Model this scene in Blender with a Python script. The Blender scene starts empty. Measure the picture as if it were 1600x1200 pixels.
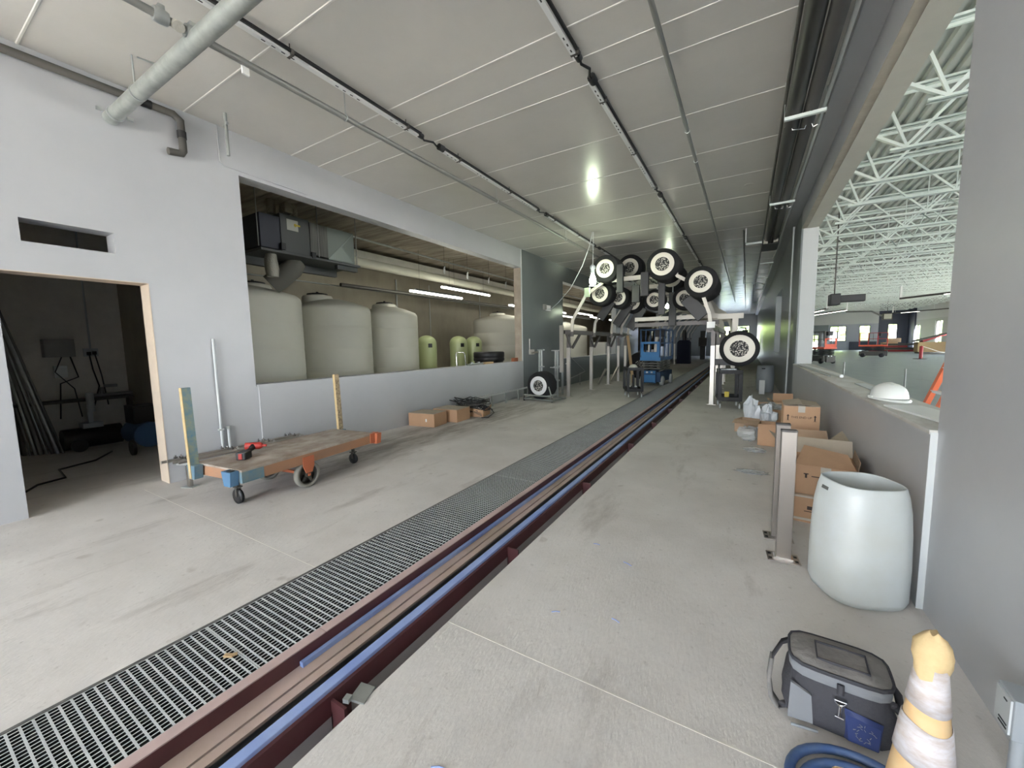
import bpy, math, random
from mathutils import Vector, Matrix
random.seed(7)
SC = bpy.context.scene
COL = SC.collection

# ------------------------------------------------------------------ camera
def look_rotation(yaw, pitch, roll):
    cy, sy, cp, sp = math.cos(yaw), math.sin(yaw), math.cos(pitch), math.sin(pitch)
    f = Vector((-sy*cp, cy*cp, sp)); r0 = Vector((cy, sy, 0)); u0 = r0.cross(f)
    cr, sr = math.cos(roll), math.sin(roll)
    r = cr*r0 + sr*u0; u = -sr*r0 + cr*u0
    return Matrix((r, u, -f)).transposed()
cam_data = bpy.data.cameras.new('camera'); cam = bpy.data.objects.new('camera', cam_data); COL.objects.link(cam)
cam_data.sensor_width = 36.0; cam_data.lens = 610.85/1600*36.0; cam_data.clip_start = 0.05; cam_data.clip_end = 500
M4 = look_rotation(0.5391557, -0.0981177, -0.0191193).to_4x4(); M4.translation = (0, 0, 1.6)
cam.matrix_world = M4
SC.camera = cam

# ------------------------------------------------------------------ light
SC.view_settings.view_transform = 'Standard'; SC.view_settings.look = 'None'
SC.view_settings.gamma = 1.0; SC.view_settings.use_curve_mapping = False
SC.view_settings.exposure = 1.7
SC.cycles.use_denoising = True
SC.cycles.max_bounces = 10; SC.cycles.diffuse_bounces = 7; SC.cycles.glossy_bounces = 4
SC.cycles.sample_clamp_indirect = 8.0
W = bpy.data.worlds.new('sky'); SC.world = W; W.use_nodes = True
nt = W.node_tree; nt.nodes.clear()
out = nt.nodes.new('ShaderNodeOutputWorld'); bg = nt.nodes.new('ShaderNodeBackground')
tc = nt.nodes.new('ShaderNodeTexCoord'); sep = nt.nodes.new('ShaderNodeSeparateXYZ'); rp = nt.nodes.new('ShaderNodeValToRGB')
nt.links.new(tc.outputs['Generated'], sep.inputs[0]); nt.links.new(sep.outputs['Z'], rp.inputs[0])
rp.color_ramp.elements[0].position = 0.0; rp.color_ramp.elements[0].color = (0.92, 0.96, 1.0, 1)
rp.color_ramp.elements[1].position = 0.7; rp.color_ramp.elements[1].color = (0.55, 0.72, 1.0, 1)
nt.links.new(rp.outputs[0], bg.inputs[0]); bg.inputs[1].default_value = 5.5; nt.links.new(bg.outputs[0], out.inputs[0])
def sun():
    l = bpy.data.lights.new('sun', 'SUN'); l.energy = 30.0; l.angle = 0.01; l.color = (1.0, 0.93, 0.82)
    o = bpy.data.objects.new('sun', l); COL.objects.link(o)
    d = Vector((-0.6, 0.42, -0.85))      # comes from behind the camera, high
    o.rotation_euler = d.to_track_quat('-Z', 'Y').to_euler()
sun()
def portal(name, loc, rot, sx, sy):
    l = bpy.data.lights.new(name, 'AREA'); l.shape = 'RECTANGLE'; l.size = sx; l.size_y = sy; l.cycles.is_portal = True
    o = bpy.data.objects.new(name, l); COL.objects.link(o); o.location = loc; o.rotation_euler = rot
portal('portal_bay', (-1.95, -8.2, 2.1), (math.radians(90), 0, 0), 5.8, 4.3)
portal('portal_exit', (-1.2, 50.0, 1.6), (math.radians(-90), 0, 0), 2.9, 3.3)
portal('portal_showroom', (13.5, -8.2, 2.2), (math.radians(90), 0, 0), 9.2, 4.5)

# ------------------------------------------------------------------ materials
def nodes_of(m):
    m.use_nodes = True
    return m.node_tree, m.node_tree.nodes['Principled BSDF']
MATS = {}
def mat(name, c, rough=0.6, metal=0.0, var=0.0, scale=4.0, bump=0.0, bscale=40.0, c2=None, stretch=None, emit=None, es=0.0, alpha=None, spec=None, coat=0.0):
    m = bpy.data.materials.new(name); t, b = nodes_of(m); L = t.links
    b.inputs['Base Color'].default_value = (*c, 1); b.inputs['Roughness'].default_value = rough; b.inputs['Metallic'].default_value = metal
    if spec is not None: b.inputs['Specular IOR Level'].default_value = spec
    if coat: b.inputs['Coat Weight'].default_value = coat; b.inputs['Coat Roughness'].default_value = 0.12
    if alpha is not None: b.inputs['Alpha'].default_value = alpha
    if emit: b.inputs['Emission Color'].default_value = (*emit, 1); b.inputs['Emission Strength'].default_value = es
    if var or bump or c2:
        tcn = t.nodes.new('ShaderNodeTexCoord'); mp = t.nodes.new('ShaderNodeMapping'); L.new(tcn.outputs['Object'], mp.inputs[0])
        if stretch: mp.inputs['Scale'].default_value = stretch
    if var or c2:
        n = t.nodes.new('ShaderNodeTexNoise'); n.inputs['Scale'].default_value = scale; n.inputs['Detail'].default_value = 6; n.inputs['Roughness'].default_value = 0.62
        L.new(mp.outputs[0], n.inputs['Vector'])
        r = t.nodes.new('ShaderNodeValToRGB'); r.color_ramp.elements[0].position = 0.32; r.color_ramp.elements[1].position = 0.7
        d = c2 if c2 else tuple(x*(1-var) for x in c); e = c if c2 else tuple(min(1, x*(1+var)) for x in c)
        r.color_ramp.elements[0].color = (*d, 1); r.color_ramp.elements[1].color = (*e, 1)
        L.new(n.outputs['Fac'], r.inputs[0]); L.new(r.outputs[0], b.inputs['Base Color'])
    if bump:
        n2 = t.nodes.new('ShaderNodeTexNoise'); n2.inputs['Scale'].default_value = bscale; n2.inputs['Detail'].default_value = 4
        L.new(mp.outputs[0], n2.inputs['Vector'])
        bp = t.nodes.new('ShaderNodeBump'); bp.inputs['Strength'].default_value = bump; bp.inputs['Distance'].default_value = 0.01
        L.new(n2.outputs['Fac'], bp.inputs['Height']); L.new(bp.outputs[0], b.inputs['Normal'])
    MATS[name] = m
    return m
def concrete(name, base, dark, stain, rough=0.75):
    m = bpy.data.materials.new(name); t, b = nodes_of(m); L = t.links; N = t.nodes
    tcn = N.new('ShaderNodeTexCoord')
    def noise(sc, stretch=(1, 1, 1), det=8, ro=0.6):
        mp = N.new('ShaderNodeMapping'); mp.inputs['Scale'].default_value = stretch; L.new(tcn.outputs['Object'], mp.inputs[0])
        n = N.new('ShaderNodeTexNoise'); n.inputs['Scale'].default_value = sc; n.inputs['Detail'].default_value = det; n.inputs['Roughness'].default_value = ro
        L.new(mp.outputs[0], n.inputs['Vector']); return n.outputs['Fac']
    def ramp(fac, a, b_, ca=(0, 0, 0, 1), cb=(1, 1, 1, 1)):
        r = N.new('ShaderNodeValToRGB'); r.color_ramp.elements[0].position = a; r.color_ramp.elements[1].position = b_
        r.color_ramp.elements[0].color = ca; r.color_ramp.elements[1].color = cb; L.new(fac, r.inputs[0]); return r.outputs[0]
    def mix(f, a, c):
        x = N.new('ShaderNodeMix'); x.data_type = 'RGBA'; L.new(f, x.inputs[0]); L.new(a, x.inputs[6]) if not isinstance(a, tuple) else setattr(x.inputs[6], 'default_value', a)
        L.new(c, x.inputs[7]) if not isinstance(c, tuple) else setattr(x.inputs[7], 'default_value', c); return x.outputs[2]
    c0 = ramp(noise(1.3), 0.3, 0.72, (*dark, 1), (*base, 1))
    f1 = ramp(noise(0.9, (2.2, 0.55, 1), 9, 0.68), 0.56, 0.72)      # broad tyre and water marks along the bay
    sx = N.new('ShaderNodeSeparateXYZ'); L.new(tcn.outputs['Object'], sx.inputs[0])
    def mr(o, a, b_, c_, d_):
        q = N.new('ShaderNodeMapRange'); q.interpolation_type = 'SMOOTHSTEP'; q.inputs[1].default_value = a; q.inputs[2].default_value = b_; q.inputs[3].default_value = c_; q.inputs[4].default_value = d_; L.new(o, q.inputs[0]); return q.outputs[0]
    def mul(a, b_):
        q = N.new('ShaderNodeMath'); q.operation = 'MULTIPLY'; L.new(a, q.inputs[0])
        L.new(b_, q.inputs[1]) if not isinstance(b_, float) else setattr(q.inputs[1], 'default_value', b_); return q.outputs[0]
    # the wet tyre-marked patch that runs along the left of the bay
    patch = mul(mul(mr(sx.outputs[0], -5.9, -5.3, 0, 1), mr(sx.outputs[0], -4.7, -4.1, 1, 0)), mul(mr(sx.outputs[1], 1.8, 3.2, 0, 1), mr(sx.outputs[1], 8, 11, 1, 0)))
    pn = mul(patch, ramp(noise(1.6, (2.6, .5, 1), 9, 0.7), 0.36, 0.58))
    c1 = mix(mul(f1, 0.7), c0, (*stain, 1)); c1 = mix(mul(pn, 0.95), c1, (*stain, 1))
    f2 = ramp(noise(22.0, (1, 1, 1), 4), 0.62, 0.72)
    g = N.new('ShaderNodeMath'); g.operation = 'MULTIPLY'; g.inputs[1].default_value = 0.35; L.new(f2, g.inputs[0])
    c2 = mix(g.outputs[0], c1, (*stain, 1))
    f3 = ramp(noise(3.1, (1, 1, 1), 2), 0.70, 0.74)
    g3 = N.new('ShaderNodeMath'); g3.operation = 'MULTIPLY'; g3.inputs[1].default_value = 0.3; L.new(f3, g3.inputs[0])
    c3 = mix(g3.outputs[0], c2, (0.25, 0.2, 0.16, 1))
    L.new(c3, b.inputs['Base Color']); b.inputs['Roughness'].default_value = rough
    bp = N.new('ShaderNodeBump'); bp.inputs['Strength'].default_value = 0.5; bp.inputs['Distance'].default_value = 0.006
    L.new(noise(70.0, (1, 0.3, 1), 5), bp.inputs['Height']); L.new(bp.outputs[0], b.inputs['Normal'])
    return m
M_floor = concrete('floor_concrete', (0.69, 0.665, 0.635), (0.56, 0.535, 0.505), (0.30, 0.27, 0.24))
M_floor2 = concrete('showroom_concrete', (0.28, 0.315, 0.32), (0.25, 0.285, 0.29), (0.16, 0.18, 0.18), 0.45)
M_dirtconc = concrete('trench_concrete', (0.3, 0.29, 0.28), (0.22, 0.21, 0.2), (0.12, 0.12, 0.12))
M_ground = mat('yard_concrete', (0.5, 0.47, 0.42), 0.85, var=0.1, scale=0.5)
def paint(name, c, rough, bump=0.12):
    m = mat(name, c, rough, var=0.035, scale=1.2, bump=bump, bscale=14.0); return m
M_wall = paint('wall_paint', (0.44, 0.45, 0.465), 0.35, 0.05)
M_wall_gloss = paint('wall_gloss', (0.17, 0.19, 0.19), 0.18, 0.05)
M_ceil = paint('ceiling_paint', (0.60, 0.585, 0.545), 0.22, 0.1)
M_joint = mat('joint_sealant', (0.62, 0.61, 0.57), 0.4)
M_raw = mat('bare_block', (0.42, 0.38, 0.31), 0.85, var=0.12, scale=3.0)
M_soffit = mat('soffit_paint', (0.55, 0.53, 0.46), 0.7, var=0.05, scale=2.0)
M_tankwall = mat('tank_room_block', (0.36, 0.33, 0.26), 0.85, var=0.12, scale=1.6, stretch=(1, 1, 0.5))
M_plank = mat('hollow_core_plank', (0.52, 0.47, 0.38), 0.9, c2=(0.24, 0.20, 0.155), scale=3.2, stretch=(.35, 2.4, 1))
M_dark = mat('unlit_block', (0.78, 0.75, 0.69), 0.9, var=0.1, scale=2)
M_black = mat('black_plastic', (0.012, 0.012, 0.013), 0.45)
M_blackfoam = mat('black_foam', (0.014, 0.014, 0.015), 0.95, bump=0.5, bscale=60)
M_white = mat('white_plastic', (0.78, 0.79, 0.77), 0.45)
M_steel = mat('galvanised_steel', (0.5, 0.53, 0.52), 0.38, 0.85, var=0.1, scale=9)
M_strut = mat('strut_steel', (0.72, 0.74, 0.73), 0.35, 0.75)
M_strutw = mat('bright_strut', (0.74, 0.75, 0.74), 0.5, 0.1)
M_slot = mat('slot_shadow_gap', (0.03, 0.03, 0.03), 0.8)
M_ss = mat('stainless', (0.50, 0.475, 0.43), 0.42, 0.95, var=0.05, scale=3, stretch=(1, 1, 0.1))
M_ssb = mat('bollard_stainless', (0.44, 0.405, 0.37), 0.33, 0.95, var=0.05, scale=3, stretch=(1, 1, 0.1))
M_ssdark = mat('dark_stainless', (0.12, 0.11, 0.105), 0.45, 0.4)
M_alu = mat('mill_aluminium', (0.56, 0.53, 0.47), 0.5, 0.3)
M_pipe_dark = mat('dark_conduit', (0.11, 0.105, 0.095), 0.45, 0.3)
M_pipe_grey = mat('grey_conduit', (0.25, 0.25, 0.235), 0.4, 0.3)
M_drain = mat('drain_pipe', (0.09, 0.085, 0.075), 0.6)
M_galvpipe = mat('galvanised_pipe', (0.36, 0.385, 0.36), 0.4, 0.45, var=0.22, scale=7)
M_frp = mat('grating_resin', (0.47, 0.49, 0.485), 0.6, var=0.1, scale=3)
M_maroon = mat('maroon_steel', (0.10, 0.033, 0.035), 0.45, var=0.15, scale=3)
M_maroont = mat('maroon_dusty', (0.54, 0.41, 0.39), 0.7, c2=(0.46, 0.345, 0.32), scale=2.5)
M_deck = mat('conveyor_deck', (0.52, 0.40, 0.37), 0.75, c2=(0.40, 0.31, 0.25), scale=2.0)
M_blue = mat('blue_guide', (0.20, 0.29, 0.62), 0.55, c2=(0.33, 0.42, 0.66), scale=2.5)
M_bluelift = mat('lift_blue', (0.05, 0.22, 0.50), 0.5)
M_bluedark = mat('lift_blue_dark', (0.025, 0.075, 0.17), 0.5)
M_orange = mat('lift_orange', (0.75, 0.11, 0.05), 0.5)
M_card = mat('cardboard', (0.50, 0.315, 0.19), 0.85, var=0.05, scale=5)
M_cardin = mat('cardboard_inside', (0.44, 0.31, 0.21), 0.9, var=0.05, scale=5)
M_cardgrey = mat('cardboard_dusty', (0.42, 0.36, 0.28), 0.9, var=0.06, scale=5)
M_tape = mat('packing_tape', (0.55, 0.52, 0.45), 0.3)
M_ink = mat('box_ink', (0.05, 0.035, 0.03), 0.8)
M_plyw = mat('worn_plywood', (0.50, 0.455, 0.40), 0.85, c2=(0.26, 0.20, 0.155), scale=3.4, stretch=(1.3, 0.9, 1))
M_cartwood = mat('cart_orange_wood', (0.42, 0.21, 0.11), 0.75, c2=(0.34, 0.20, 0.125), scale=5, stretch=(1, .3, 1))
M_cartblue = mat('cart_blue_paint', (0.09, 0.20, 0.29), 0.6, c2=(0.20, 0.24, 0.22), scale=8)
M_stake = mat('stake_wood', (0.55, 0.42, 0.22), 0.8, var=0.15, scale=8)
M_redo = mat('orange_bracket', (0.50, 0.15, 0.07), 0.55)
M_iron = mat('cast_iron', (0.10, 0.095, 0.085), 0.6, 0.4)
M_rimw = mat('dusty_wheel_rim', (0.26, 0.25, 0.22), 0.8)
M_tank = mat('white_poly', (0.60, 0.59, 0.51), 0.55, var=0.02, scale=2)
M_green = mat('green_fibreglass', (0.44, 0.50, 0.26), 0.3)
M_disc = mat('white_disc', (0.75, 0.71, 0.62), 0.5)
M_discw = mat('bright_white_disc', (0.80, 0.80, 0.80), 0.5)
def speckle():
    m = bpy.data.materials.new('speckled_hub'); t, b = nodes_of(m); L = t.links
    tcn = t.nodes.new('ShaderNodeTexCoord'); v = t.nodes.new('ShaderNodeTexVoronoi'); v.inputs['Scale'].default_value = 28
    L.new(tcn.outputs['Object'], v.inputs[0]); r = t.nodes.new('ShaderNodeValToRGB')
    r.color_ramp.elements[0].position = 0.25; r.color_ramp.elements[1].position = 0.5
    r.color_ramp.elements[0].color = (0.6, 0.57, 0.5, 1); r.color_ramp.elements[1].color = (0.02, 0.02, 0.02, 1)
    L.new(v.outputs['Distance'], r.inputs[0]); L.new(r.outputs[0], b.inputs['Base Color']); b.inputs['Roughness'].default_value = 0.7
    return m
M_speck = speckle()
M_hat = mat('hard_hat_white', (0.68, 0.70, 0.67), 0.28)
M_drum = mat('drum_poly', (0.58, 0.625, 0.63), 0.38, c2=(0.54, 0.565, 0.535), scale=3, bump=0.05, bscale=8)
M_greyd = mat('grey_poly', (0.33, 0.36, 0.38), 0.5)
M_cone = mat('faded_cone', (0.70, 0.44, 0.20), 0.6, c2=(0.68, 0.50, 0.28), scale=9)
M_conetip = mat('cone_tip', (0.70, 0.55, 0.29), 0.7, c2=(0.58, 0.42, 0.22), scale=14, bump=0.4, bscale=20)
M_collar = mat('reflective_collar', (0.66, 0.655, 0.69), 0.5, c2=(0.50, 0.43, 0.39), scale=22, stretch=(1, 1, 2.5), bump=0.2, bscale=30)
M_bagg = mat('bag_grey_cloth', (0.20, 0.19, 0.18), 0.9, var=0.15, scale=10, bump=0.6, bscale=30)
M_bagb = mat('bag_black_mesh', (0.045, 0.045, 0.052), 0.8, bump=0.4, bscale=60)
M_bagl = mat('bag_light_panel', (0.20, 0.21, 0.225), 0.85, bump=0.3, bscale=30)
M_bagn = mat('bag_navy_pocket', (0.02, 0.035, 0.12), 0.6)
M_hose = mat('blue_hose', (0.035, 0.085, 0.24), 0.4, c2=(0.09, 0.14, 0.24), scale=12)
M_chrome = mat('chrome', (0.8, 0.8, 0.8), 0.12, 1.0)
M_film = mat('plastic_film', (0.60, 0.63, 0.66), 0.25, bump=0.8, bscale=18)
M_filmc = mat('clear_film', (0.55, 0.57, 0.56), 0.2, alpha=0.55, bump=0.8, bscale=18)
M_tube = mat('fluorescent_tube', (1, 1, 1), 0.5, emit=(1.0, 0.98, 0.86), es=7.5)
M_tube2 = mat('showroom_tube', (1, 1, 1), 0.5, emit=(1.0, 0.97, 0.85), es=4.0)
M_bulb = mat('work_bulb', (1, 1, 1), 0.5, emit=(0.86, 1.0, 0.72), es=32.0)
M_joist = mat('joist_white', (0.66, 0.72, 0.68), 0.5)
M_metaldeck = mat('roof_deck_paint', (0.50, 0.52, 0.475), 0.5)
M_galvdk = mat('duct_grey', (0.075, 0.08, 0.078), 0.55, 0.1)
M_ductsh = mat('duct_sheet', (0.20, 0.225, 0.205), 0.45, 0.4)
M_blkblue = mat('unit_end_panel', (0.022, 0.026, 0.04), 0.5)
M_foil = mat('foil_duct', (0.55, 0.52, 0.45), 0.25, 0.9, bump=1.0, bscale=30)
M_labelw = mat('paper_label', (0.42, 0.42, 0.37), 0.8)
M_yel = mat('yellow_plastic', (0.55, 0.43, 0.03), 0.5)
M_bigpipe = mat('cream_pipe', (0.55, 0.54, 0.44), 0.5)
M_fwall = mat('far_wall_grey', (0.36, 0.37, 0.42), 0.7)
M_fwallu = mat('far_wall_light', (0.50, 0.51, 0.49), 0.7)
M_navy = mat('far_wall_navy', (0.045, 0.05, 0.075), 0.6)
M_fgreen = mat('far_wall_green_grey', (0.17, 0.20, 0.20), 0.7)
M_frame = mat('window_frame_dark', (0.03, 0.03, 0.03), 0.5)
M_leaf = mat('foliage', (0.42, 0.52, 0.20), 0.9, c2=(0.22, 0.36, 0.10), scale=3, bump=1.0, bscale=6)
M_trunk = mat('bark', (0.12, 0.08, 0.05), 0.9)
M_red = mat('red_paint', (0.35, 0.03, 0.035), 0.5)
M_ladder = mat('ladder_orange', (0.80, 0.16, 0.05), 0.5)
M_wood = mat('lumber', (0.42, 0.29, 0.15), 0.85)
M_brick = mat('brick_red', (0.34, 0.12, 0.06), 0.85)
M_grey = mat('light_grey_plastic', (0.55, 0.58, 0.58), 0.5)
M_navycloth = mat('navy_cover', (0.008, 0.012, 0.035), 0.8)
M_plaster = mat('door_lining_board', (0.62, 0.52, 0.41), 0.8, var=0.05, scale=5)
M_tooltred = mat('tool_red', (0.40, 0.03, 0.02), 0.5)
M_mesh_y = mat('vinyl_strip', (0.50, 0.58, 0.30), 0.3)

# ------------------------------------------------------------------ mesh helpers
class MB:
    def __init__(s): s.v = []; s.f = []; s.m = []; s.mi = 0; s.sm = []; s.smooth = False
    def add(s, vs, fs):
        o = len(s.v); s.v += [tuple(x) for x in vs]
        for f in fs: s.f.append([i+o for i in f]); s.m.append(s.mi); s.sm.append(s.smooth)
        return s
    def box(s, x0, x1, y0, y1, z0, z1):
        x0, x1 = sorted((x0, x1)); y0, y1 = sorted((y0, y1)); z0, z1 = sorted((z0, z1))
        return s.add([(x0,y0,z0),(x1,y0,z0),(x1,y1,z0),(x0,y1,z0),(x0,y0,z1),(x1,y0,z1),(x1,y1,z1),(x0,y1,z1)],
                     [(0,3,2,1),(4,5,6,7),(0,1,5,4),(1,2,6,5),(2,3,7,6),(3,0,4,7)])
    def bar(s, p, q, w, h, up=(0, 0, 1)):
        p, q = Vector(p), Vector(q); d = (q-p).normalized(); u = Vector(up)
        if abs(d.dot(u)) > 0.98: u = Vector((0, 1, 0))
        a = d.cross(u).normalized(); b = a.cross(d).normalized()
        vs = [c + a*sx*w/2 + b*sy*h/2 for c in (p, q) for sx, sy in ((-1,-1),(1,-1),(1,1),(-1,1))]
        return s.add(vs, [(0,1,2,3),(7,6,5,4),(0,4,5,1),(1,5,6,2),(2,6,7,3),(3,7,4,0)])
    def obox(s, c, sz, rz=0, rx=0, ry=0):
        from mathutils import Euler
        R = Euler((rx, ry, rz)).to_matrix(); c = Vector(c); hx, hy, hz = sz[0]/2, sz[1]/2, sz[2]/2
        vs = [c + R @ Vector((x, y, z)) for z in (-hz, hz) for x, y in ((-hx,-hy),(hx,-hy),(hx,hy),(-hx,hy))]
        return s.add(vs, [(0,3,2,1),(4,5,6,7),(0,1,5,4),(1,2,6,5),(2,3,7,6),(3,0,4,7)])
    def tube(s, pts, r, seg=10, cap=True, closed=False):
        pts = [Vector(p) for p in pts]; n = len(pts); sm = s.smooth; s.smooth = True
        rr = r if isinstance(r, (list, tuple)) else [r]*n; rings = []; pa = None
        for i, p in enumerate(pts):
            if closed: d = pts[(i+1) % n]-pts[i-1]
            elif i == 0: d = pts[1]-p
            elif i == n-1: d = p-pts[-2]
            else: d = (pts[i+1]-p).normalized()+(p-pts[i-1]).normalized()
            d.normalize()
            if pa is None:
                a = d.cross(Vector((0, 0, 1)))
                if a.length < 0.1: a = d.cross(Vector((0, 1, 0)))
            else: a = pa - d*pa.dot(d)
            a.normalize(); pa = a; b = d.cross(a)
            rings.append([p+(a*math.cos(t)+b*math.sin(t))*rr[i] for t in [2*math.pi*k/seg for k in range(seg)]])
        o = len(s.v); vs = [v for R in rings for v in R]; fs = []
        for i in range(n if closed else n-1):
            j = (i+1) % n
            for k in range(seg): fs.append((i*seg+k, i*seg+(k+1) % seg, j*seg+(k+1) % seg, j*seg+k))
        s.add(vs, fs); s.smooth = False
        if cap and not closed:
            s.add(rings[0], [tuple(range(seg))[::-1]]); s.add(rings[-1], [tuple(range(seg))])
        s.smooth = sm; return s
    def lathe(s, prof, c=(0, 0, 0), axis='Z', seg=24, smooth=True, capb=True, capt=True):
        c = Vector(c); sm = s.smooth; s.smooth = smooth
        def P(r, h, t):
            x, y = r*math.cos(t), r*math.sin(t)
            return c + (Vector((x, y, h)) if axis == 'Z' else Vector((x, h, y)) if axis == 'Y' else Vector((h, x, y)))
        vs = [P(r, h, 2*math.pi*k/seg) for r, h in prof for k in range(seg)]; fs = []
        for i in range(len(prof)-1):
            for k in range(seg):
                q = (i*seg+k, i*seg+(k+1) % seg, (i+1)*seg+(k+1) % seg, (i+1)*seg+k)
                fs.append(q if axis != 'Y' else q[::-1])
        s.add(vs, fs); s.smooth = False
        if capb and prof[0][0] > 1e-5: s.add([P(prof[0][0], prof[0][1], 2*math.pi*k/seg) for k in range(seg)], [tuple(range(seg))[::-1]])
        if capt and prof[-1][0] > 1e-5: s.add([P(prof[-1][0], prof[-1][1], 2*math.pi*k/seg) for k in range(seg)], [tuple(range(seg))])
        s.smooth = sm; return s
    def loft(s, rings, cap0=True, cap1=True, closed=True):
        n = len(rings[0]); vs = [v for R in rings for v in R]; fs = []
        for i in range(len(rings)-1):
            for k in range(n if closed else n-1): fs.append((i*n+k, i*n+(k+1) % n, (i+1)*n+(k+1) % n, (i+1)*n+k))
        s.add(vs, fs)
        if cap0: s.add(rings[0], [tuple(range(n))[::-1]])
        if cap1: s.add(rings[-1], [tuple(range(n))])
        return s
    def prism(s, poly, axis, a0, a1):
        def P(p, a): return {'X': (a, p[0], p[1]), 'Y': (p[0], a, p[1]), 'Z': (p[0], p[1], a)}[axis]
        return s.loft([[P(p, a0) for p in poly], [P(p, a1) for p in poly]])
    def quad(s, a, b, c, d, th=0.004):
        a, b, c, d = map(Vector, (a, b, c, d)); n = (b-a).cross(d-a).normalized()*th
        return s.loft([[a, b, c, d], [a+n, b+n, c+n, d+n]])

def wloc(o):
    p = Vector(o.location); q = o.parent
    while q: p += Vector(q.location); q = q.parent
    return p
def obj(name, mb, mats, parent=None, label=None, bevel=0.0, world=False, kind=None):
    if not isinstance(mats, (list, tuple)): mats = [mats]
    me = bpy.data.meshes.new(name); sh = wloc(parent) if (parent and world) else Vector((0, 0, 0))
    me.from_pydata([tuple(Vector(v)-sh) for v in mb.v], [], mb.f)
    for m in mats: me.materials.append(m)
    for i, p in enumerate(me.polygons): p.material_index = mb.m[i]; p.use_smooth = mb.sm[i]
    me.update()
    import bmesh
    bm = bmesh.new(); bm.from_mesh(me); bmesh.ops.recalc_face_normals(bm, faces=bm.faces); bm.to_mesh(me); bm.free()
    o = bpy.data.objects.new(name, me); COL.objects.link(o)
    if parent: o.parent = parent
    if bevel:
        b = o.modifiers.new('bevel', 'BEVEL'); b.width = bevel; b.segments = 2; b.limit_method = 'ANGLE'; b.angle_limit = math.radians(50)
    if label: o['label'] = label
    if kind: o['kind'] = kind
    return o
def thing(name, label, cat, loc=(0, 0, 0), rz=0, group=None):
    o = bpy.data.objects.new(name, None); COL.objects.link(o); o.empty_display_size = 0.1
    o.location = loc; o.rotation_euler = (0, 0, rz); o['label'] = label; o['category'] = cat
    if group: o['group'] = group
    return o
def tag(o, label, cat, group=None, kind=None):
    o['label'] = label; o['category'] = cat
    if group: o['group'] = group
    if kind: o['kind'] = kind
    return o
def struct(name, mb, mats, label=None, parent=None, bevel=0):
    o = obj(name, mb, mats, parent, bevel=bevel); o['kind'] = 'structure'
    if label: o['label'] = label
    return o
def dup(root, loc, rz=None, label=None, group=None, scale=None):
    r = root.copy(); COL.objects.link(r); r.location = loc
    if rz is not None: r.rotation_euler = (0, 0, rz)
    if scale: r.scale = scale
    if label: r['label'] = label
    if group: r['group'] = group
    for ch in list(root.children):
        c = ch.copy(); COL.objects.link(c); c.parent = r
        for g in list(ch.children):
            d = g.copy(); COL.objects.link(d); d.parent = c
    return r
PI = math.pi

# ================================================================== SETTING
XL, XR, ZC = -6.0, 0.95, 4.52
YB, YE = -8.0, 50.0
# floors
m = MB(); m.box(-6.25, -2.66, YB, YE, -0.3, 0).box(-1.445, 1.25, YB, YE, -0.3, 0)
struct('floor', m, M_floor)
m = MB(); m.box(-12.2, -6.25, -2.0, 50.0, -0.3, 0)
struct('floor.001', m, M_floor)
m = MB(); m.box(1.25, 19.6, YB, 76, -0.3, 0)
struct('floor.002', m, M_floor2)
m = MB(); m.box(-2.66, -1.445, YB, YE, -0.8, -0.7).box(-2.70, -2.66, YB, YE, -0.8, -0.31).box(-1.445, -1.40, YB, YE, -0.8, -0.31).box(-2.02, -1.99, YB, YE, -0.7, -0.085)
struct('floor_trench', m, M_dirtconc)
m = MB(); m.box(-80, 80, -90, YB, -0.31, -0.02).box(-80, 80, 76, 170, -0.31, -0.02).box(-80, -12.5, YB, 76, -0.31, -0.02).box(19.6, 80, YB, 76, -0.31, -0.02).box(-12.5, 1.2, 50.0, 76, -0.31, -0.02)
struct('ground', m, M_ground)
# control joint cut across the bay
m = MB(); m.box(-6.0, -2.66, 1.59, 1.597, 0.0004, 0.0016).box(-1.44, 0.9, 1.63, 1.637, 0.0004, 0.0016)
for y in (6.6, 12.6): m.box(-6.0, -2.66, y, y+0.006, 0.0004, 0.0016).box(-1.44, 0.9, y, y+0.006, 0.0004, 0.0016)
struct('floor_joint', m, mat('joint_line', (0.66, 0.64, 0.58), 0.9))

# tunnel ceiling with sealed panel joints
m = MB(); m.box(-6.25, 1.25, YB, YE, ZC, ZC+0.25); m.mi = 1
ys = [-7.5, -6.2, -5.0, -3.8, -2.5, -1.3, -0.1, 1.06, 2.34, 3.66, 4.10, 4.53] + [5.79+1.245*i for i in range(36)]
for i, y in enumerate(ys):
    w = 0.028 if y < 3.7 else 0.017
    m.prism([(y-w/2, ZC+0.001), (y+w/2, ZC+0.001), (y+w/4, ZC-0.006), (y-w/4, ZC-0.006)], 'X', XL, XR)
m.mi = 0
struct('ceiling', m, [M_ceil, M_joint])
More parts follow.
